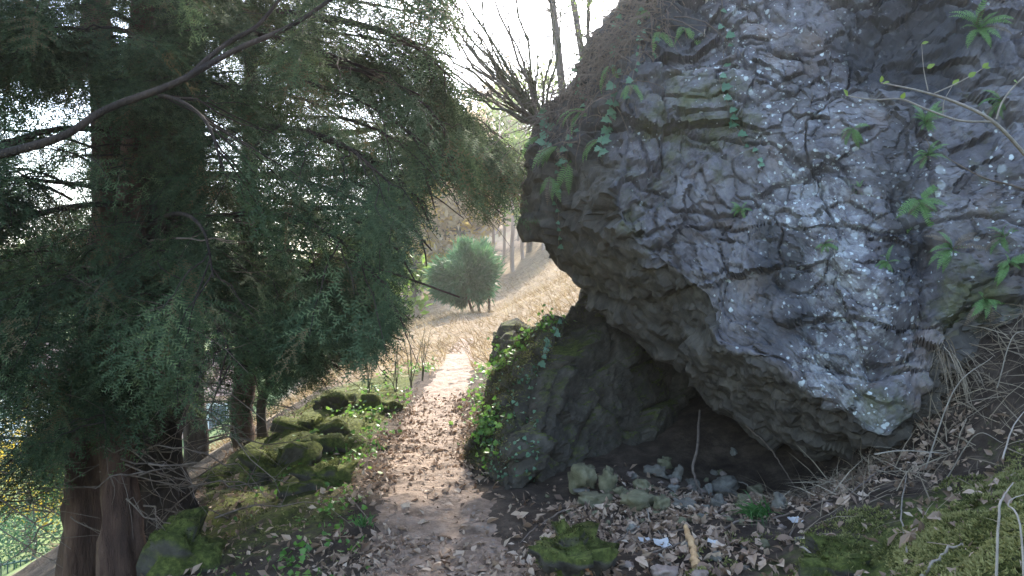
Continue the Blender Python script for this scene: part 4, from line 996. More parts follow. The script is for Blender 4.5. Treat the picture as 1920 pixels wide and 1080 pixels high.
def ground_twig(pts, r, label, mat='twig', group='fallen twigs on the ground', lift=.015, name='fallen_twig'):
    q = np.array([gp(*a) for a in pts]); c = crom(q, max(8, 5 * len(q))); c[:, 2] = np.maximum(c[:, 2], hgt(c[:, 0], c[:, 1])) + lift; c += rng.normal(size=c.shape) * r * .5
    o0 = c[0].copy(); m = MB(); tube(m, c - o0, [r, r * .8, r * .5], 6, .5); o = m.build(name, mat, smooth=True); o.location = o0; tag(o, label, 'twig', group); return o
for pts, r, lab, mt in [
 ([(1062, 1085), (1130, 1040), (1215, 978)], .007, 'long straight twig rising from the bottom edge past the moss-covered stone', 'twig'),
 ([(1060, 960), (1010, 990), (975, 1022)], .006, 'twig slanting left of the moss-covered stone', 'twig'),
 ([(1212, 955), (1222, 990), (1246, 1018)], .005, 'thin crooked pale twig ending at the whitish scrap', 'twig_pale'),
 ([(1330, 1002), (1440, 980), (1560, 942)], .008, 'long brown stick lying under the grass tuft towards the right bank', 'twig'),
 ([(1190, 1032), (1250, 1005), (1300, 995)], .006, 'dark twig running left from the broken orange stick', 'twig'),
 ([(1205, 1048), (1290, 1020), (1330, 1030)], .006, 'twig crossing behind the broken orange stick', 'twig'),
 ([(1318, 990), (1352, 960), (1385, 930)], .005, 'fine twig pointing up to the cave beside the grass', 'twig'),
 ([(1374, 906), (1405, 925), (1428, 938)], .006, 'short bleached twig above the grass tuft', 'twig_pale'),
 ([(1360, 928), (1372, 932), (1386, 937)], .005, 'small bleached stub left of the grass tuft', 'twig_pale'),
 ([(1236, 1045), (1252, 1060), (1262, 1068)], .008, 'short thick pale twig piece under the whitish scrap', 'twig_pale'),
 ([(1500, 1030), (1560, 1070), (1620, 1100)], .006, 'pale twig running off the bottom edge at the right bank', 'twig_pale'),
 ([(1725, 1085), (1770, 1045), (1810, 1025)], .009, 'thick pale stick poking from the moss at bottom right', 'twig_pale'),
 ([(1700, 1040), (1690, 960), (1700, 890)], .005, 'thin upright stalk lying on the moss bank', 'twig_pale'),
 ([(1480, 1010), (1500, 980), (1520, 960)], .005, 'short twig at the lower edge of the right bank leaves', 'twig'),
 ([(1660, 880), (1600, 925), (1560, 960)], .006, 'brown stalk slanting across the straw below the rock tip', 'twig'),
 ([(700, 990), (655, 940), (600, 935)], .005, 'curved bramble stem over the left bank by the path', 'twig'),
 ([(590, 900), (602, 940), (660, 990)], .004, 'second thin bramble stem arching over the left bank', 'twig')]:
    ground_twig(pts, r, lab, mt)
def air_stick(pts, r, label, mat, name='stick', cat='stick', n=30, jit=.4, group=None):
    c = crom(np.array(pts), n); c[1:-1] += rng.normal(size=(n - 2, 3)) * float(np.max(r)) * jit; o0 = c[0].copy(); m = MB(); tube(m, c - o0, r if not np.ndim(r) else r, 7, .5)
    o = m.build(name, mat, smooth=True); o.location = o0; tag(o, label, cat, group); return o
rr_ = [.011, .013, .010, .006]
b0 = gp(1318, 935); air_stick([P(1312, 770, b0[1] + .9), P(1308, 830, b0[1] + .45), P(1300, 878, b0[1] + .25), P(1306, 905, b0[1] + .12), b0, gp(1312, 975)], [r * .9 for r in rr_], 'crooked grey root hanging from the cave roof to the rubble', 'twig', 'hanging_root', 'root', jit=.25)
h0 = cam_hit(1398, 798); b0 = gp(1492, 915); air_stick([h0[0], (h0[0] * .55 + b0 * .45) + np.array([0, -.05, .05]), b0], [.006, .006, .005], 'thin dead stem slanting from the overhang down to the cave floor', 'twig', n=24)
h0 = cam_hit(1560, 772); b0 = gp(1597, 872); air_stick([h0[0] + np.array([0, -.03, 0]), P(1598, 800, (h0[0][1] + b0[1]) / 2), P(1600, 835, b0[1]), b0], [.004, .004, .003], 'thin dark stem dangling below the rock tip to the ground', 'twig')
g = gp(1306, 1072); g2 = gp(1286, 1005); air_stick([g + np.array([0, 0, .02]), (g + g2) / 2 + np.array([0, 0, .05]), g2 + np.array([0, 0, .06])], [.024, .019, .021, .012], 'short broken orange-brown stick standing out of the litter', 'wood_broken', 'broken_stick', 'stick', 20, .2)
for pts, r, lab in [
 ([(1858, 1075, 2.3), (1872, 985, 2.45), (1880, 935, 2.5), (1900, 905, 2.55)], .0075, 'thick bleached stalk curving up from the moss at lower right'),
 ([(1925, 1070, 2.3), (1915, 1000, 2.4), (1890, 945, 2.5), (1925, 925, 2.5)], .006, 'bleached stalk at the right edge beside the thick curved one'),
 ([(1880, 860, 3.3), (1900, 800, 3.5), (1930, 760, 3.7)], .006, 'pale stem leaning over the top of the moss bank'),
 ([(1735, 790, 5.0), (1790, 730, 4.9), (1862, 668, 4.8)], .008, 'long dry stem slanting up the bank right of the rock tip'),
 ([(1640, 852, 5.0), (1690, 845, 4.9), (1775, 850, 4.7)], .008, 'brown stem lying level below the rock tip'),
 ([(1775, 780, 4.7), (1830, 815, 4.5), (1880, 830, 4.2)], .006, 'pale stem fallen across the bank litter'),
 ([(1870, 620, 5.0), (1900, 630, 4.9), (1945, 625, 4.8)], .006, 'pale stick near the right edge at the top of the bank')]:
    c = [P(*a) for a in pts]
    gz = [hz(a[0], a[1]) for a in c]; c[0][2] = min(c[0][2], gz[0] + .02) if c[0][2] > gz[0] + .3 else c[0][2]
    for i in range(1, len(c)): c[i][2] = max(c[i][2], gz[i] + .02)
    air_stick(c, [r * .65, r * .5, r * .22], lab, 'twig_pale', 'dry_stem', 'stem', 20, .12, 'dry stems on the right bank')
# ------------------------------------------------------------------ plants on the rock
def frond_mesh(seed, L=1.0, pairs=15):
    r = np.random.default_rng(seed); m = MB(); t = np.linspace(0, 1, 12)
    c = np.stack([t * (1 - .18 * t * t), .06 * math.sin(seed) * t ** 2, .25 * t - .55 * t ** 2.2], 1) * L
    tube(m, c, [.012 * L, .004 * L], 4, .25)
    for k in range(pairs):
        u = .14 + .84 * k / pairs; o = np.array([np.interp(u, t, c[:, j]) for j in range(3)]); d = np.array([np.interp(min(1, u + .05), t, c[:, j]) for j in range(3)]) - o; d /= np.linalg.norm(d) + 1e-6
        w = .135 * L * math.sin(math.pi * min(1, .18 + u * .84)) ** .8
        for s in (-1, 1):
            e = np.array([0, s, 0]) * .95 + d * .35 + np.array([0, 0, r.uniform(-.25, .1)]); e /= np.linalg.norm(e); a = o + e * w; b = d * .017 * L
            mid = o + e * w * .55 + np.array([0, 0, .012 * L])
            m.add(np.array([o - b * .8, o + b * .8, mid + b * .95, mid - b * .95, a]), np.array([[0, 1, 2], [0, 2, 3], [3, 2, 4]]), .45 + r.uniform(-.15, .2))
    return m
FR = []
for k in range(4):
    me = frond_mesh(k).mesh('frond'); me.materials.append(MAT['fern']); FR.append(me)
FRD = frond_mesh(9).mesh('frond'); FRD.materials.append(MAT['straw_dull'])
FG = 'ferns rooted on the rock face'
def fern(px, py, size, n, label, hang=.4, spread=1.0, bias=0.0):
    h = cam_hit(px, py)
    if h is None: return
    p0, n0 = h; root = empty('fern', tuple(p0 + n0 * .005)); tag(root, label, 'fern', FG)
    for k in range(n + (10 if hang < 1 else 4)):
        a = bias + random.uniform(-2.6, 2.6) * spread
        side = np.array([math.sin(a), 0, math.cos(a) - hang]); d = n0 * random.uniform(.1, 1.1) + side * random.uniform(.6, 1); d /= np.linalg.norm(d)
        R = rotm(d, n0 * .7 + np.array([0, -.3, .8])); s = size * (.95 if hang < 1 else 1.1) * random.uniform(.4, 1.25)
        o = link('frond', FRD if random.random() < .12 else FR[random.randrange(4)], None, root)
        o.matrix_local = Matrix([[*R[0], 0], [*R[1], 0], [*R[2], 0], [0, 0, 0, 1]]) @ Matrix.Scale(s, 4)
for a in [
 (1600, 240, .17, 8, 'small fern tuft right of the lichen streak at mid height'),
 (1735, 232, .20, 9, 'fern tuft behind the bare budding branch, upper one'),
 (1738, 292, .18, 7, 'fern tuft directly under the one behind the budding branch'),
 (1722, 375, .26, 10, 'largest bright fern on the rock, below two smaller tufts'),
 (1390, 392, .11, 7, 'tiny lone fern star in the middle of the rock face'),
 (1545, 458, .13, 7, 'small fern tuft in the lower middle of the lichen patch'),
 (1665, 492, .13, 6, 'small fern tuft near the crevice on the right'),
 (1786, 468, .22, 9, 'spreading fern right of the crevice'),
 (1885, 445, .18, 7, 'fern with fresh tips near the right edge, middle height'),
 (1890, 492, .22, 8, 'dark fern near the right edge, under the fresh-tipped one'),
 (1848, 562, .24, 9, 'glossy dark fern at the bottom right of the rock, above the bank'),
 (1835, 55, .30, 8, 'shaded drooping fern at the top right corner of the rock'),
 (1615, 352, .09, 6, 'tiny fern tuft in the centre right of the lichen patch'),
 (1880, 190, .18, 6, 'fern by the right edge above the budding branch fork')]: fern(*a)
for a in [
 (1045, 275, .30, 4, 'pale blue-green fern hanging over the left brow of the rock, lowest'),
 (1012, 255, .26, 4, 'fern hanging at the very left corner of the rock brow'),
 (1098, 205, .28, 4, 'fern hanging beside the dead root mat on the brow'),
 (1128, 262, .24, 3, 'fern hanging right of the lowest brow fern'),
 (1178, 160, .20, 2, 'single broad fern right of the ivy trail on the brow'),
 (1235, 60, .26, 3, 'fern spray in the dark hollow under the top of the rock'),
 (1285, 55, .28, 3, 'drooping fern under the top edge beside the hanging root')]: fern(*a, 1.5, .45)
# ivy trails
IVM = []
for k in range(3):
    m = MB(); m.add(IVY[0] * np.array([1, 1.05, 1]), IVY[1], .35 + .3 * k); me = m.mesh('leaf'); me.materials.append(MAT['ivy']); IVM.append(me)
def ivy_trail(pts, nl, label, size=.055, free=.03):
    c = []
    for q in crom(np.array(pts, float), 26):
        h = cam_hit(*q)
        if h is not None: c.append(h[0] + h[1] * free)
        elif c: c.append(np.array(P(q[0], q[1], c[-1][1])))
    if len(c) < 4: return
    c = np.array(c); c[:, 1] = np.minimum(c[:, 1], np.convolve(np.pad(c[:, 1], 2, 'edge'), np.ones(5) / 5, 'valid')); root = empty('ivy_trail', tuple(c[0])); tag(root, label, 'ivy', 'ivy trails hanging on the rock')
    m = MB(); tube(m, c - c[0], [.004, .0025], 5); m.build('stem', 'twig', root, True)
    for k in range(nl):
        p0 = c[int((k + .5) / nl * (len(c) - 1))] - c[0]; s = size * random.uniform(.6, 1.25)
        d = np.array([random.choice((-1, 1)) * random.uniform(.4, 1), -.35, random.uniform(-1, .1)]); R = rotm(d, np.array([random.gauss(0, .3), -1, .55]))
        o = link('leaf', IVM[random.randrange(3)], None, root); o.matrix_local = Matrix([[*R[0], p0[0]], [*R[1], p0[1]], [*R[2], p0[2]], [0, 0, 0, 1]]) @ Matrix.Scale(s, 4)
ivy_trail([(1165, 5), (1158, 90), (1152, 200), (1135, 260), (1125, 300)], 26, 'long ivy trail down the left brow beside the root mat', .085)
ivy_trail([(1352, 0), (1358, 70), (1352, 150), (1366, 210), (1388, 260)], 13, 'ivy trail hanging down the middle top of the rock face', .075)
ivy_trail([(1388, 260), (1420, 290), (1428, 320)], 4, 'short ivy end with three pale leaves in the face centre', .045)
ivy_trail([(1043, 300), (1045, 360), (1050, 420), (1053, 470)], 10, 'thin ivy trail down the dark left flank of the rock')
ivy_trail([(1010, 205), (1030, 240), (1020, 290)], 14, 'short leafy ivy at the left corner under the bare shrub', .10)
ivy_trail([(1240, 40), (1230, 90), (1225, 120)], 4, 'short ivy sprig in the hollow below the top edge')
ivy_trail([(1050, 560), (1040, 620), (1010, 680)], 9, 'ivy trail where the overhang meets the dark boulder', .07)
# hanging bare root at the top
ivy_trail([(1085, 120), (1090, 180), (1075, 250), (1060, 300)], 14, 'leafy ivy trail between the brow ferns and the shrub', .075)
ivy_trail([(1205, 10), (1200, 70), (1190, 130), (1180, 200)], 12, 'ivy trail on the dark flank right of the long brow trail', .065)
for a in [(1070, 300, .30, 3, 'pale fern dangling below the leafy ivy of the brow'), (1150, 120, .24, 3, 'fern in the root mat halfway up the brow'), (1030, 330, .24, 2, 'lowest small fern on the dark flank of the rock'), (1205, 20, .26, 3, 'fern at the top of the brow beside the ivy trail')]: fern(*a, 1.5, .45)
h0 = cam_hit(1318, 5); air_stick([h0[0] + h0[1] * .03 + np.array([0, -.05, .3]), h0[0] + h0[1] * .05, cam_hit(1316, 75)[0] + np.array([0, -.08, 0])], [.014, .012, .004], 'pale root dangling from the top edge of the rock', 'twig_pale', 'hanging_root', 'root', 16, .3)
# dead fern and root mat along the brow
m = MB()
for k in range(800):
    t = random.random(); px = lerp(1012, 1235, t) + random.gauss(0, 26); py = lerp(232, -10, t) + random.gauss(8, 30)
    h = cam_hit(px, py)
    if h is None: continue
    p0 = h[0] + h[1] * .01; ln = random.uniform(.12, .6); d = np.array([random.gauss(-.35, .9), -.4 + random.gauss(0, .6), random.uniform(-.5, .9)])
    tt = np.linspace(0, 1, 6)[:, None]; q = p0 + d * tt * ln * .6; q[:, 2] -= tt[:, 0] ** 2 * ln * random.uniform(.1, 1.2); q[1:] += np.cumsum(rng.normal(size=(5, 3)) * .014, 0); rk = random.uniform(.6, 1.7)
    tube(m, q, [.0055 * rk, .0018], 3, random.random())
o = m.build('root_mat', 'twig'); tag(o, 'brown mat of dead fern stalks and fine roots draped over the left rock brow', 'roots')
# bare shrub on the brow
h = cam_hit(1016, 232); b0 = h[0] + np.array([.03, .05, -.02]); root = empty('bare_shrub', tuple(b0)); tag(root, 'leafless many-stemmed shrub fanning out left from the brow of the rock', 'shrub')
rs = np.random.default_rng(12)
for k in range(30):
    a = rs.uniform(-1.25, .12); ln = rs.uniform(.6, 1.75); d = np.array([math.sin(a), rs.uniform(-.3, .35), math.cos(a) * .95]); tt = np.linspace(0, 1, 9)[:, None]
    q = d * tt * ln; q[:, 2] += .22 * (tt[:, 0] ** 2) * ln * (1 if a < -.5 else .2); q[1:] += np.cumsum(rs.normal(size=(8, 3)) * .028, 0); m = MB(); tube(m, q, [.017, .013, .009, .004], 5)
    for j in range(rs.integers(6, 13)):
        i = rs.integers(2, 9); e = d + rs.normal(size=3) * .5; t2 = np.linspace(0, 1, 5)[:, None] * rs.uniform(.12, .45); z = q[i] + e * t2; z[1:] += np.cumsum(rs.normal(size=(4, 3)) * .012, 0); tube(m, z, [.007, .003], 3)
    m.build('stem', 'twig_green' if k % 3 else 'twig', root, True)
# budding branch on the right, in front of the rock
root = empty('budding_branch', tuple(P(2090, 560, 4.3))); tag(root, 'bare pale budding branch reaching in from the right edge before the rock', 'branch'); off = np.array(root.location)
for pts, r in [([(2090, 560, 4.3), (1985, 370, 4.2), (1920, 288, 4.1), (1862, 228, 4.0), (1800, 195, 4.0), (1730, 172, 3.95), (1652, 155, 3.9)], [.014, .010, .008, .0035]),
               ([(1862, 228, 4.0), (1800, 226, 3.98), (1740, 206, 3.95), (1690, 186, 3.95), (1640, 187, 3.9), (1590, 180, 3.9)], [.006, .005, .0025]),
               ([(1752, 175, 3.95), (1790, 158, 3.95), (1815, 145, 3.95), (1845, 127, 3.95)], [.004, .002]),
               ([(1868, 224, 4.0), (1880, 190, 4.0), (1908, 155, 4.0), (1940, 130, 4.0)], [.006, .003]),
               ([(1768, 215, 3.97), (1770, 190, 3.97), (1786, 160, 3.97)], [.003, .0015]), ([(1740, 170, 3.95), (1732, 130, 3.95), (1728, 82, 3.95)], [.003, .0012])]:
    m = MB(); tube(m, crom(Pl(*pts), 30) - off, r, 6); m.build('stem', 'twig_pale', root, True)
m_ = MB(); m_.add(LANCE[0] * np.array([1, 1.5, 1]), LANCE[1], .7); bme = m_.mesh('bud_leaf'); bme.materials.append(MAT['fresh'])
for px, py, Y in [(1845, 127, 3.95), (1842, 128, 3.95), (1786, 160, 3.97), (1728, 82, 3.95), (1652, 155, 3.9), (1655, 156, 3.9), (1590, 180, 3.9), (1908, 155, 4.0), (1738, 128, 3.95), (1690, 186, 3.95), (1815, 145, 3.95)]:
    p0 = P(px, py, Y) - off; R = rotm(np.array([random.uniform(-.6, 1), -.4, random.uniform(-.1, 1)]), np.array([0, -1, .5])); o = link('bud_leaf', bme, None, root); o.matrix_local = Matrix([[*R[0], p0[0]], [*R[1], p0[1]], [*R[2], p0[2]], [0, 0, 0, 1]]) @ Matrix.Scale(random.uniform(.028, .045), 4)
root = empty('bare_branch', tuple(P(2060, 420, 4.4))); tag(root, 'thin brown leafless branch at the right edge, below the budding one', 'branch'); off = np.array(root.location)
for pts, r in [([(2060, 420, 4.4), (1925, 357, 4.3), (1850, 335, 4.3), (1800, 310, 4.3), (1768, 290, 4.3)], [.008, .005, .002]), ([(1915, 354, 4.3), (1890, 345, 4.3), (1870, 340, 4.25)], [.003, .0015])]:
    m = MB(); tube(m, crom(Pl(*pts), 20) - off, r, 5); m.build('stem', 'twig', root, True)
# small dry grass curtain at the right end of the overhang, grass tuft
def tuft(px, py, n, ln, mat, name, label, cat, d0, sp, dr, Y=None):
    g = gp(px, py) if Y is None else cam_hit(px, py)[0]; m = MB(); d = np.array(d0) + rng.normal(size=(n, 3)) * sp; d /= np.linalg.norm(d, axis=1)[:, None]
    for k in range(n):
        L = rng.uniform(*ln); t = np.linspace(0, 1, 6)[:, None]; q = rng.normal(size=3) * np.array([.03, .03, .004]) + d[k] * t * L; q[:, 2] -= dr * t[:, 0] ** 2 * L
        sd = np.cross(d[k], [0, 1, .2]); sd /= np.linalg.norm(sd) + 1e-6; w_ = (.0035 * (1 - t ** 2 * .9)) * sd
        m.add(np.vstack([q - w_, q + w_]), np.array([[i, i + 1, i + 7, i + 6] for i in range(5)]), rng.uniform(0, 1))
    o = m.build(name, mat); o.location = g; tag(o, label, cat); return o
tuft(1425, 965, 90, (.14, .34), 'grass', 'grass_tuft', 'tuft of long green grass among the rubble at the cave mouth', 'grass', (-.5, -.3, .7), .35, .6)
tuft(1768, 660, 60, (.2, .5), 'straw', 'grass_tuft', 'hanging curtain of dry straw at the right end of the overhang', 'dry grass', (-.15, -.45, .1), .22, .85, 1)
tuft(1800, 700, 80, (.25, .5), 'straw', 'grass_tuft', 'dry straw tuft on the bank beside the hanging curtain of straw', 'dry grass', (-.1, -.6, .3), .35, .8)
tuft(680, 985, 40, (.08, .18), 'grass', 'grass_tuft', 'short bright grass tuft at the left path edge', 'grass', (0, -.2, 1), .4, .5)
tuft(475, 905, 40, (.12, .25), 'grass', 'grass_tuft', 'small shaded grass tuft on the bank between mossy rocks', 'grass', (0, -.2, 1), .45, .5)

# ------------------------------------------------------------------ trees beyond
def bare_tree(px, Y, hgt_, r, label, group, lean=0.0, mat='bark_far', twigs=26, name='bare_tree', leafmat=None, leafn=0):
    x = (px - 960) / FPX * Y; z = hz(x, Y); root = empty(name, (x, Y, z - .2)); tag(root, label, 'tree', group); rs = np.random.default_rng(int(px * 7 + Y))
    t = np.linspace(0, 1, 14)[:, None]; c = np.hstack([lean * t * hgt_ + np.cumsum(rs.normal(size=(14, 1)), 0) * .03 * r * 8, np.cumsum(rs.normal(size=(14, 1)), 0) * .03 * r * 8, t * hgt_]); c[0, :2] = 0
    m = MB(); tube(m, c, [r * 1.15, r, r * .75, r * .3], 9, .5, .06, int(px)); m.build('trunk', mat, root, True)
    m = MB(); tips = []
    for k in range(twigs):
        u = rs.uniform(.3, 1); o = np.array([np.interp(u, t[:, 0], c[:, j]) for j in range(3)]); a = rs.uniform(0, 6.28); ln = hgt_ * rs.uniform(.06, .16) * (1.3 - u)* 1.3
        q = o + np.array([math.cos(a), math.sin(a), rs.uniform(.1, .8)]) * np.linspace(0, 1, 6)[:, None] * ln; q[1:] += np.cumsum(rs.normal(size=(5, 3)) * ln * .03, 0); tube(m, q, [r * .2, r * .04], 4); tips.append(q)
        for j in range(4):
            b = q[rs.integers(2, 6)]; z2 = b + (rs.normal(size=3) + np.array([0, 0, .4])) * np.linspace(0, 1, 4)[:, None] * ln * .3; tube(m, z2, [r * .07, r * .02], 3); tips.append(z2)
    m.build('crown', mat, root)
    if leafn:
        p = np.concatenate(tips); i = rs.integers(0, len(p), leafn); m = MB(); leaves(m, p[i] + rs.normal(size=(leafn, 3)) * hgt_ * .018, hgt_ * .011, 1.2, .5, .3, LANCE); m.build('foliage', leafmat, root)
    return root
bare_tree(1118, 13.5, 9, .075, 'slim bare trunk rising behind the brow shrub, left of the pair', None, -.15, 'bark')
bare_tree(1165, 14.5, 9, .07, 'slim bare trunk rising behind the rock brow, right of the pair', None, -.16, 'bark')
bare_tree(1110, 12.5, 6.2, .05, 'young tree with fresh yellow-green leaves behind the rock brow', None, .0, 'bark', 30, 'leafy_tree', 'fresh', 900)
WG = 'tall bare trunks in the wood on the hillside'
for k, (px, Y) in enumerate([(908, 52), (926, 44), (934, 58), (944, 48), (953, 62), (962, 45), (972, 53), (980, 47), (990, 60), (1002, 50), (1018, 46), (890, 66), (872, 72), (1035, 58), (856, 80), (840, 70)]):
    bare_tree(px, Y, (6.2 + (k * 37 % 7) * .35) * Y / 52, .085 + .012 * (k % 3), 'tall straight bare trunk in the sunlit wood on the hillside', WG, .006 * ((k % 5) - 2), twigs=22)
def bushy(x, Y, h_, rad, trunk_r, label, mat, group=None, n=3000, size=.16, name='far_tree', z0=.3, shape=LANCE, seed=0, flat=1.0, zb=None):
    """trunk and limbs with a crown of leaf clumps"""
    z = hz(x, Y) if zb is None else zb; root = empty(name, (x, Y, z - .15)); tag(root, label, 'tree' if h_ > 3 else 'shrub', group); rs = np.random.default_rng(seed + int(abs(x) * 13 + Y))
    m = MB(); c = np.array([[0, 0, 0], [.1, 0, h_ * .35], [0, .1, h_ * .7], [.05, 0, h_ * .95]]); tube(m, crom(c, 14), [trunk_r, trunk_r * .7, trunk_r * .2], 8, .5, .1, seed)
    cl = []
    for k in range(34):
        u = rs.uniform(z0, 1); a = rs.uniform(0, 6.28); prof = math.sin(math.pi * (.12 + .85 * (u - z0) / (1 - z0))) ** .6
        e = np.array([math.cos(a) * rad * prof, math.sin(a) * rad * prof, h_ * u]) * rs.uniform(.75, 1.05); o = np.array([0, 0, h_ * max(.15, u * .7)])
        tube(m, crom(np.array([o, (o + e) / 2 + np.array([0, 0, -.04 * h_]), e]), 7), [trunk_r * .25, trunk_r * .05], 4); cl += [e, (o + 2 * e) / 3, (o + e * 5) / 6]
    m.build('trunk', 'bark', root, True); cl = np.array(cl); i = rs.integers(0, len(cl), n)
    p = cl[i] + rs.normal(size=(n, 3)) * rad * .17 * np.array([1, 1, .8 * flat]); mm_ = MB(); dk = np.clip(.5 + .22 * (rs.random(len(cl)) - .5)[i] * 2 + rs.normal(size=n) * .12, 0, 1)
    R = rotm(rs.normal(size=(n, 3)), rs.normal(size=(n, 3)) * .7 + np.array([0, 0, 1])); bake(mm_, shape, p, R, rs.uniform(.6, 1.3, n) * size, dk); mm_.build('crown', mat, root); return root
def atpx(px, Y): return (px - 960) / FPX * Y
LEAF4 = (LIT[0], LIT[1], LIT[2])
# the small pine on the sunlit slope: leaning stems and a dense needle crown
px_, Yp = 888, 29.0; xp = atpx(px_, Yp); zp = hz(xp, Yp); root = empty('pine_tree', (xp, Yp, zp)); tag(root, 'small dense blue-green pine with leaning orange-brown stems on the sunlit slope', 'tree')
for a, b in (((.0, 0, -.1), (-.35, 0, .95)), ((.25, .1, -.1), (.0, .1, .9)), ((.55, .2, -.05), (.55, .2, .8))):
    m = MB(); a = np.array(a); b = np.array(b); tube(m, crom(np.array([a, (a + b) / 2 + [.02, 0, 0], b, b + [-.1, 0, .8]]), 12), [.055, .045, .03], 7); m.build('trunk', 'yew_bark_red', root, True)
m = MB(); rs = np.random.default_rng(3); nc = 46; d = rs.normal(size=(nc, 3)); d /= np.linalg.norm(d, axis=1)[:, None]; cc = d * rs.uniform(.35, 1.12, nc)[:, None] ** .6 * np.array([1.2, 1.0, .95]) + np.array([-.15, 0, 1.5]); cc[:12] = cc[:12] * .5 + np.array([-.75, -.2, .45]); cc[12:18] = cc[12:18] * .4 + np.array([-.1, 0, 1.35])
cc[:, 2] += np.where(cc[:, 0] < -.3, -.1, 0) + .25 * np.clip(.3 - np.abs(cc[:, 0] + .1), 0, 1)
i = rs.integers(0, nc, 16000); pp = cc[i] + rs.normal(size=(16000, 3)) * (rs.uniform(.10, .20, nc)[i])[:, None]; dd = (pp - np.array([-.08, 0, 1.3])) + rs.normal(size=(16000, 3)) * .5
bake(m, (TUFT[0] * np.array([1, 1.3, 1]), TUFT[1], TUFT[2] * .4), pp, rotm(dd, rs.normal(size=(16000, 3))), rs.uniform(.17, .32, 16000), np.clip(.35 + .5 * (cc[i][:, 2] - 1.5) * .5 + rs.normal(size=16000) * .12 + (rs.random(nc)[i] - .5) * .4, 0, 1)); m.build('crown', 'pine', root)
# hazy trees on the hill and in the valley
for k, (px, Y, h_, rad, mt, lab) in enumerate([
 (828, 43, 8.0, 2.6, 'yellow_tan', 'golden-brown tree straight above the path end'), (858, 42, 6.5, 2.2, 'far_tan', 'tan bushy tree behind the small pine'),
 (992, 48, 7.6, 2.4, 'fresh', 'yellow-green tree touching the left outline of the rock'), (775, 44, 6.0, 2.4, 'fresh', 'yellow-green tree in the gap at the yew foliage edge'),
 (838, 62, 9, 3.6, 'yellow', 'glowing golden tree on the hillside above the path end'), (790, 70, 10, 4, 'fresh', 'yellow-green tree on the hillside left of the golden one'),
 (880, 75, 11, 4, 'far_tan', 'tan leafless-looking tree on the hillside right of the golden one'), (760, 52, 7, 3, 'fresh', 'light green bushy tree left of the small pine'),
 (930, 85, 12, 4, 'far_tan', 'tan tree high on the hillside beside the rock brow'), (725, 80, 10, 4.5, 'pine', 'dark green conifer-like tree in the gap left of the path'),
 (690, 34, 4.5, 2.4, 'fresh', 'pale green bush down the slope left of the path'), (620, 44, 6, 3, 'fresh', 'pale green tree in the valley left of the path bend'),
 (985, 70, 12, 4, 'fresh', 'light green tree on the hill just left of the rock'), (540, 60, 10, 5, 'pine', 'dark tree in the valley behind the leaning stems'),
 (400, 58, 11, 5, 'fresh', 'light green tree in the valley right of the pink house'), (220, 62, 12, 6, 'pine', 'dark tree in the valley between the two houses'), (-20, 55, 11, 5, 'pine', 'dark tree in the valley at the left edge'),
 (470, 90, 13, 6, 'far_tan', 'pale tan tree far across the valley'), (120, 95, 14, 7, 'fresh', 'light green tree far across the valley at left')]):
    bushy(atpx(px, Y), Y, h_, rad, .18, lab, mt, n=1750, size=.30 + Y * .004, shape=LEAF4, seed=k)
bushy(atpx(50, 27), 27, 5.4, 2.6, .12, 'bright yellow flowering shrub in the valley at the left edge', 'yellow', n=3000, size=.16, shape=LEAF4, seed=40, name='yellow_shrub')
bushy(atpx(60, 22.5), 22.5, 1.8, 2.0, .06, 'dark green hedge bush just behind the railing', 'pine', n=2600, size=.12, shape=LEAF4, seed=41, name='hedge_bush')
bushy(atpx(170, 24), 24, 3.2, 1.6, .08, 'fresh green shrub in the valley right of the yellow one', 'fresh', n=2200, size=.13, shape=LEAF4, seed=42, name='green_shrub')
# saplings at the far end of the bank
for k, (px, py, top, lab) in enumerate([(772, 728, 590, 'thin bare sapling clump where the path narrows, tallest'), (742, 735, 640, 'short bare sapling left of the tallest one'), (792, 715, 620, 'slender bare sapling right of the tallest one'), (690, 745, 560, 'bare sapling on the bank under the yew foliage')]):
    g = gp(px, py, 6, 40); root = empty('bare_sapling', tuple(g)); tag(root, lab, 'sapling', 'bare saplings at the bank end'); kk = g[1] / FPX
    for j in range(4):
        H = (py - top) * kk * random.uniform(.6, 1.05); t = np.linspace(0, 1, 7)[:, None]; q = np.array([random.gauss(0, .12), random.gauss(0, .1), 1]) * t * H; q[:, :2] += np.cumsum(rng.normal(size=(7, 2)) * .012, 0); m = MB(); tube(m, q, [.008, .003], 5)
        for i in range(3): b = q[random.randrange(3, 7)]; tube(m, b + np.array([random.gauss(0, .6), random.gauss(0, .5), .6]) * np.linspace(0, 1, 4)[:, None] * H * .22, [.004, .002], 3)
        m.build('stem', 'twig_green', root, True)
# ------------------------------------------------------------------ valley: lane, railing, houses
def boxv(x0, x1, y0, y1, z0, z1):
    v = np.array([(x, y, z) for z in (z0, z1) for y in (y0, y1) for x in (x0, x1)]); return v, np.array([[0, 2, 3, 1], [4, 5, 7, 6], [0, 1, 5, 4], [2, 6, 7, 3], [0, 4, 6, 2], [1, 3, 7, 5]])
A0 = P(-120, 1082, 18.0); A1 = P(128, 1034, 21.0); L_ = np.linalg.norm((A1 - A0)[:2]); dv_ = (A1 - A0) / L_; nx_ = np.array([dv_[1], -dv_[0], 0.0])
root = empty('railing', tuple(A0)); tag(root, 'dark green metal railing beside the pale lane in the bottom left corner', 'railing')
for zz in (-.02, -.86): m = MB(); tube(m, np.array([[0, 0, zz], dv_ * L_ + [0, 0, zz]]), .025, 6); m.build('rail', 'rail_paint', root)
m = MB(); tube(m, np.array([[0, 0, -.95], [0, 0, .04]]), .017, 6); bar_me = m.mesh('bar'); bar_me.materials.append(MAT['rail_paint'])
for k in range(int(L_ / .165) + 1): o = link('bar', bar_me, None, root); o.location = dv_ * k * .165
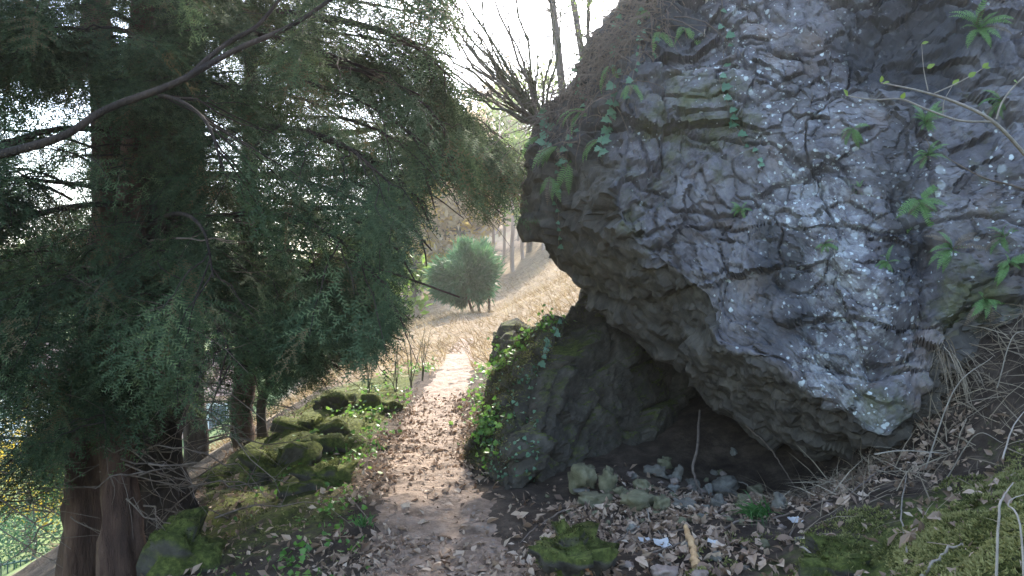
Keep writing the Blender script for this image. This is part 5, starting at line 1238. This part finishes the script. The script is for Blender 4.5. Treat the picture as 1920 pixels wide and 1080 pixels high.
m = MB(); e0 = A0 - dv_ * 6 + np.array([0, 0, -1.0]); e1 = A1 + dv_ * 5 + np.array([0, 0, -1.0]); m.add(np.array([e0 - nx_ * .3, e1 - nx_ * .3, e1 + nx_ * 2.4, e0 + nx_ * 2.4, e0 - nx_ * .3 - [0, 0, 3], e1 - nx_ * .3 - [0, 0, 3], e1 + nx_ * 2.4 - [0, 0, 3], e0 + nx_ * 2.4 - [0, 0, 3]]), np.array([[0, 1, 2, 3], [0, 4, 5, 1], [3, 2, 6, 7], [1, 5, 6, 2], [0, 3, 7, 4]]))
structure(m.build('lane', 'lane'))
def house(px, Y, zb, w_, d_, hh, wall, label, rz=0.0):
    root = empty('house', (atpx(px, Y), Y, zb), rz); tag(root, label, 'house', 'houses down in the valley')
    m = MB(); m.add(*boxv(-w_ / 2, w_ / 2, -d_ / 2, d_ / 2, 0, hh)); m.build('wall', wall, root)
    m = MB(); e = .35; v = np.array([(-w_ / 2 - e, -d_ / 2 - e, hh + .003), (w_ / 2 + e, -d_ / 2 - e, hh + .003), (w_ / 2 + e, d_ / 2 + e, hh + .003), (-w_ / 2 - e, d_ / 2 + e, hh + .003), (-w_ / 2 - e, 0, hh + 2.0), (w_ / 2 + e, 0, hh + 2.0)])
    m.add(v, np.array([[0, 1, 5, 4], [2, 3, 4, 5], [0, 3, 2, 1]])); m.add(v, np.array([[0, 4, 3], [1, 2, 5]])); rf = m.build('roof', 'roof', root)
    m = MB(); m.add(*boxv(w_ * .25, w_ * .25 + .6, -.3, .3, hh + 1, hh + 2.7)); m.build('chimney', 'roof', rf)
    for i in range(4):
        for fl in (0, 1):
            x = -w_ / 2 + w_ * (i + .5) / 4; z = 1.0 + fl * 2.4
            if z + 1.4 > hh: continue
            m = MB(); m.add(*boxv(x - .55, x + .55, -d_ / 2 - .06, -d_ / 2 + .05, z - .1, z + 1.4)); wn2 = m.build('window', 'plaster_white', root); m = MB(); m.add(*boxv(x - .42, x + .42, -d_ / 2 - .075, -d_ / 2 - .04, z + .03, z + 1.27)); m.build('pane', 'window_glass', wn2)
house(335, 44, -9.2, 7, 7, 5.2, 'plaster_pink', 'pink plastered house glimpsed through the yew, right of the trunk', .2)
house(105, 47, -9.0, 11, 8, 5.4, 'plaster_white', 'white plastered house glimpsed through the branches at far left', -.15)
# ------------------------------------------------------------------ sunlit haze in the air
m = MB(); m.add(*boxv(-470, 470, -30, 640, -14, 46)); hz_o = stuff(m.build('haze', None)); hz_o['label'] = 'pale sunlit haze filling the air of the valley'; hz_o['category'] = 'haze'
hm = bpy.data.materials.new('haze'); hm.use_nodes = True; hn = hm.node_tree.nodes; hn.clear(); ho = hn.new('ShaderNodeOutputMaterial'); hv = hn.new('ShaderNodeVolumePrincipled')
hv.inputs['Color'].default_value = (1, .97, .92, 1); hv.inputs['Density'].default_value = .0011; hv.inputs['Anisotropy'].default_value = .72
hm.node_tree.links.new(hv.outputs[0], ho.inputs['Volume']); hz_o.data.materials.append(hm)
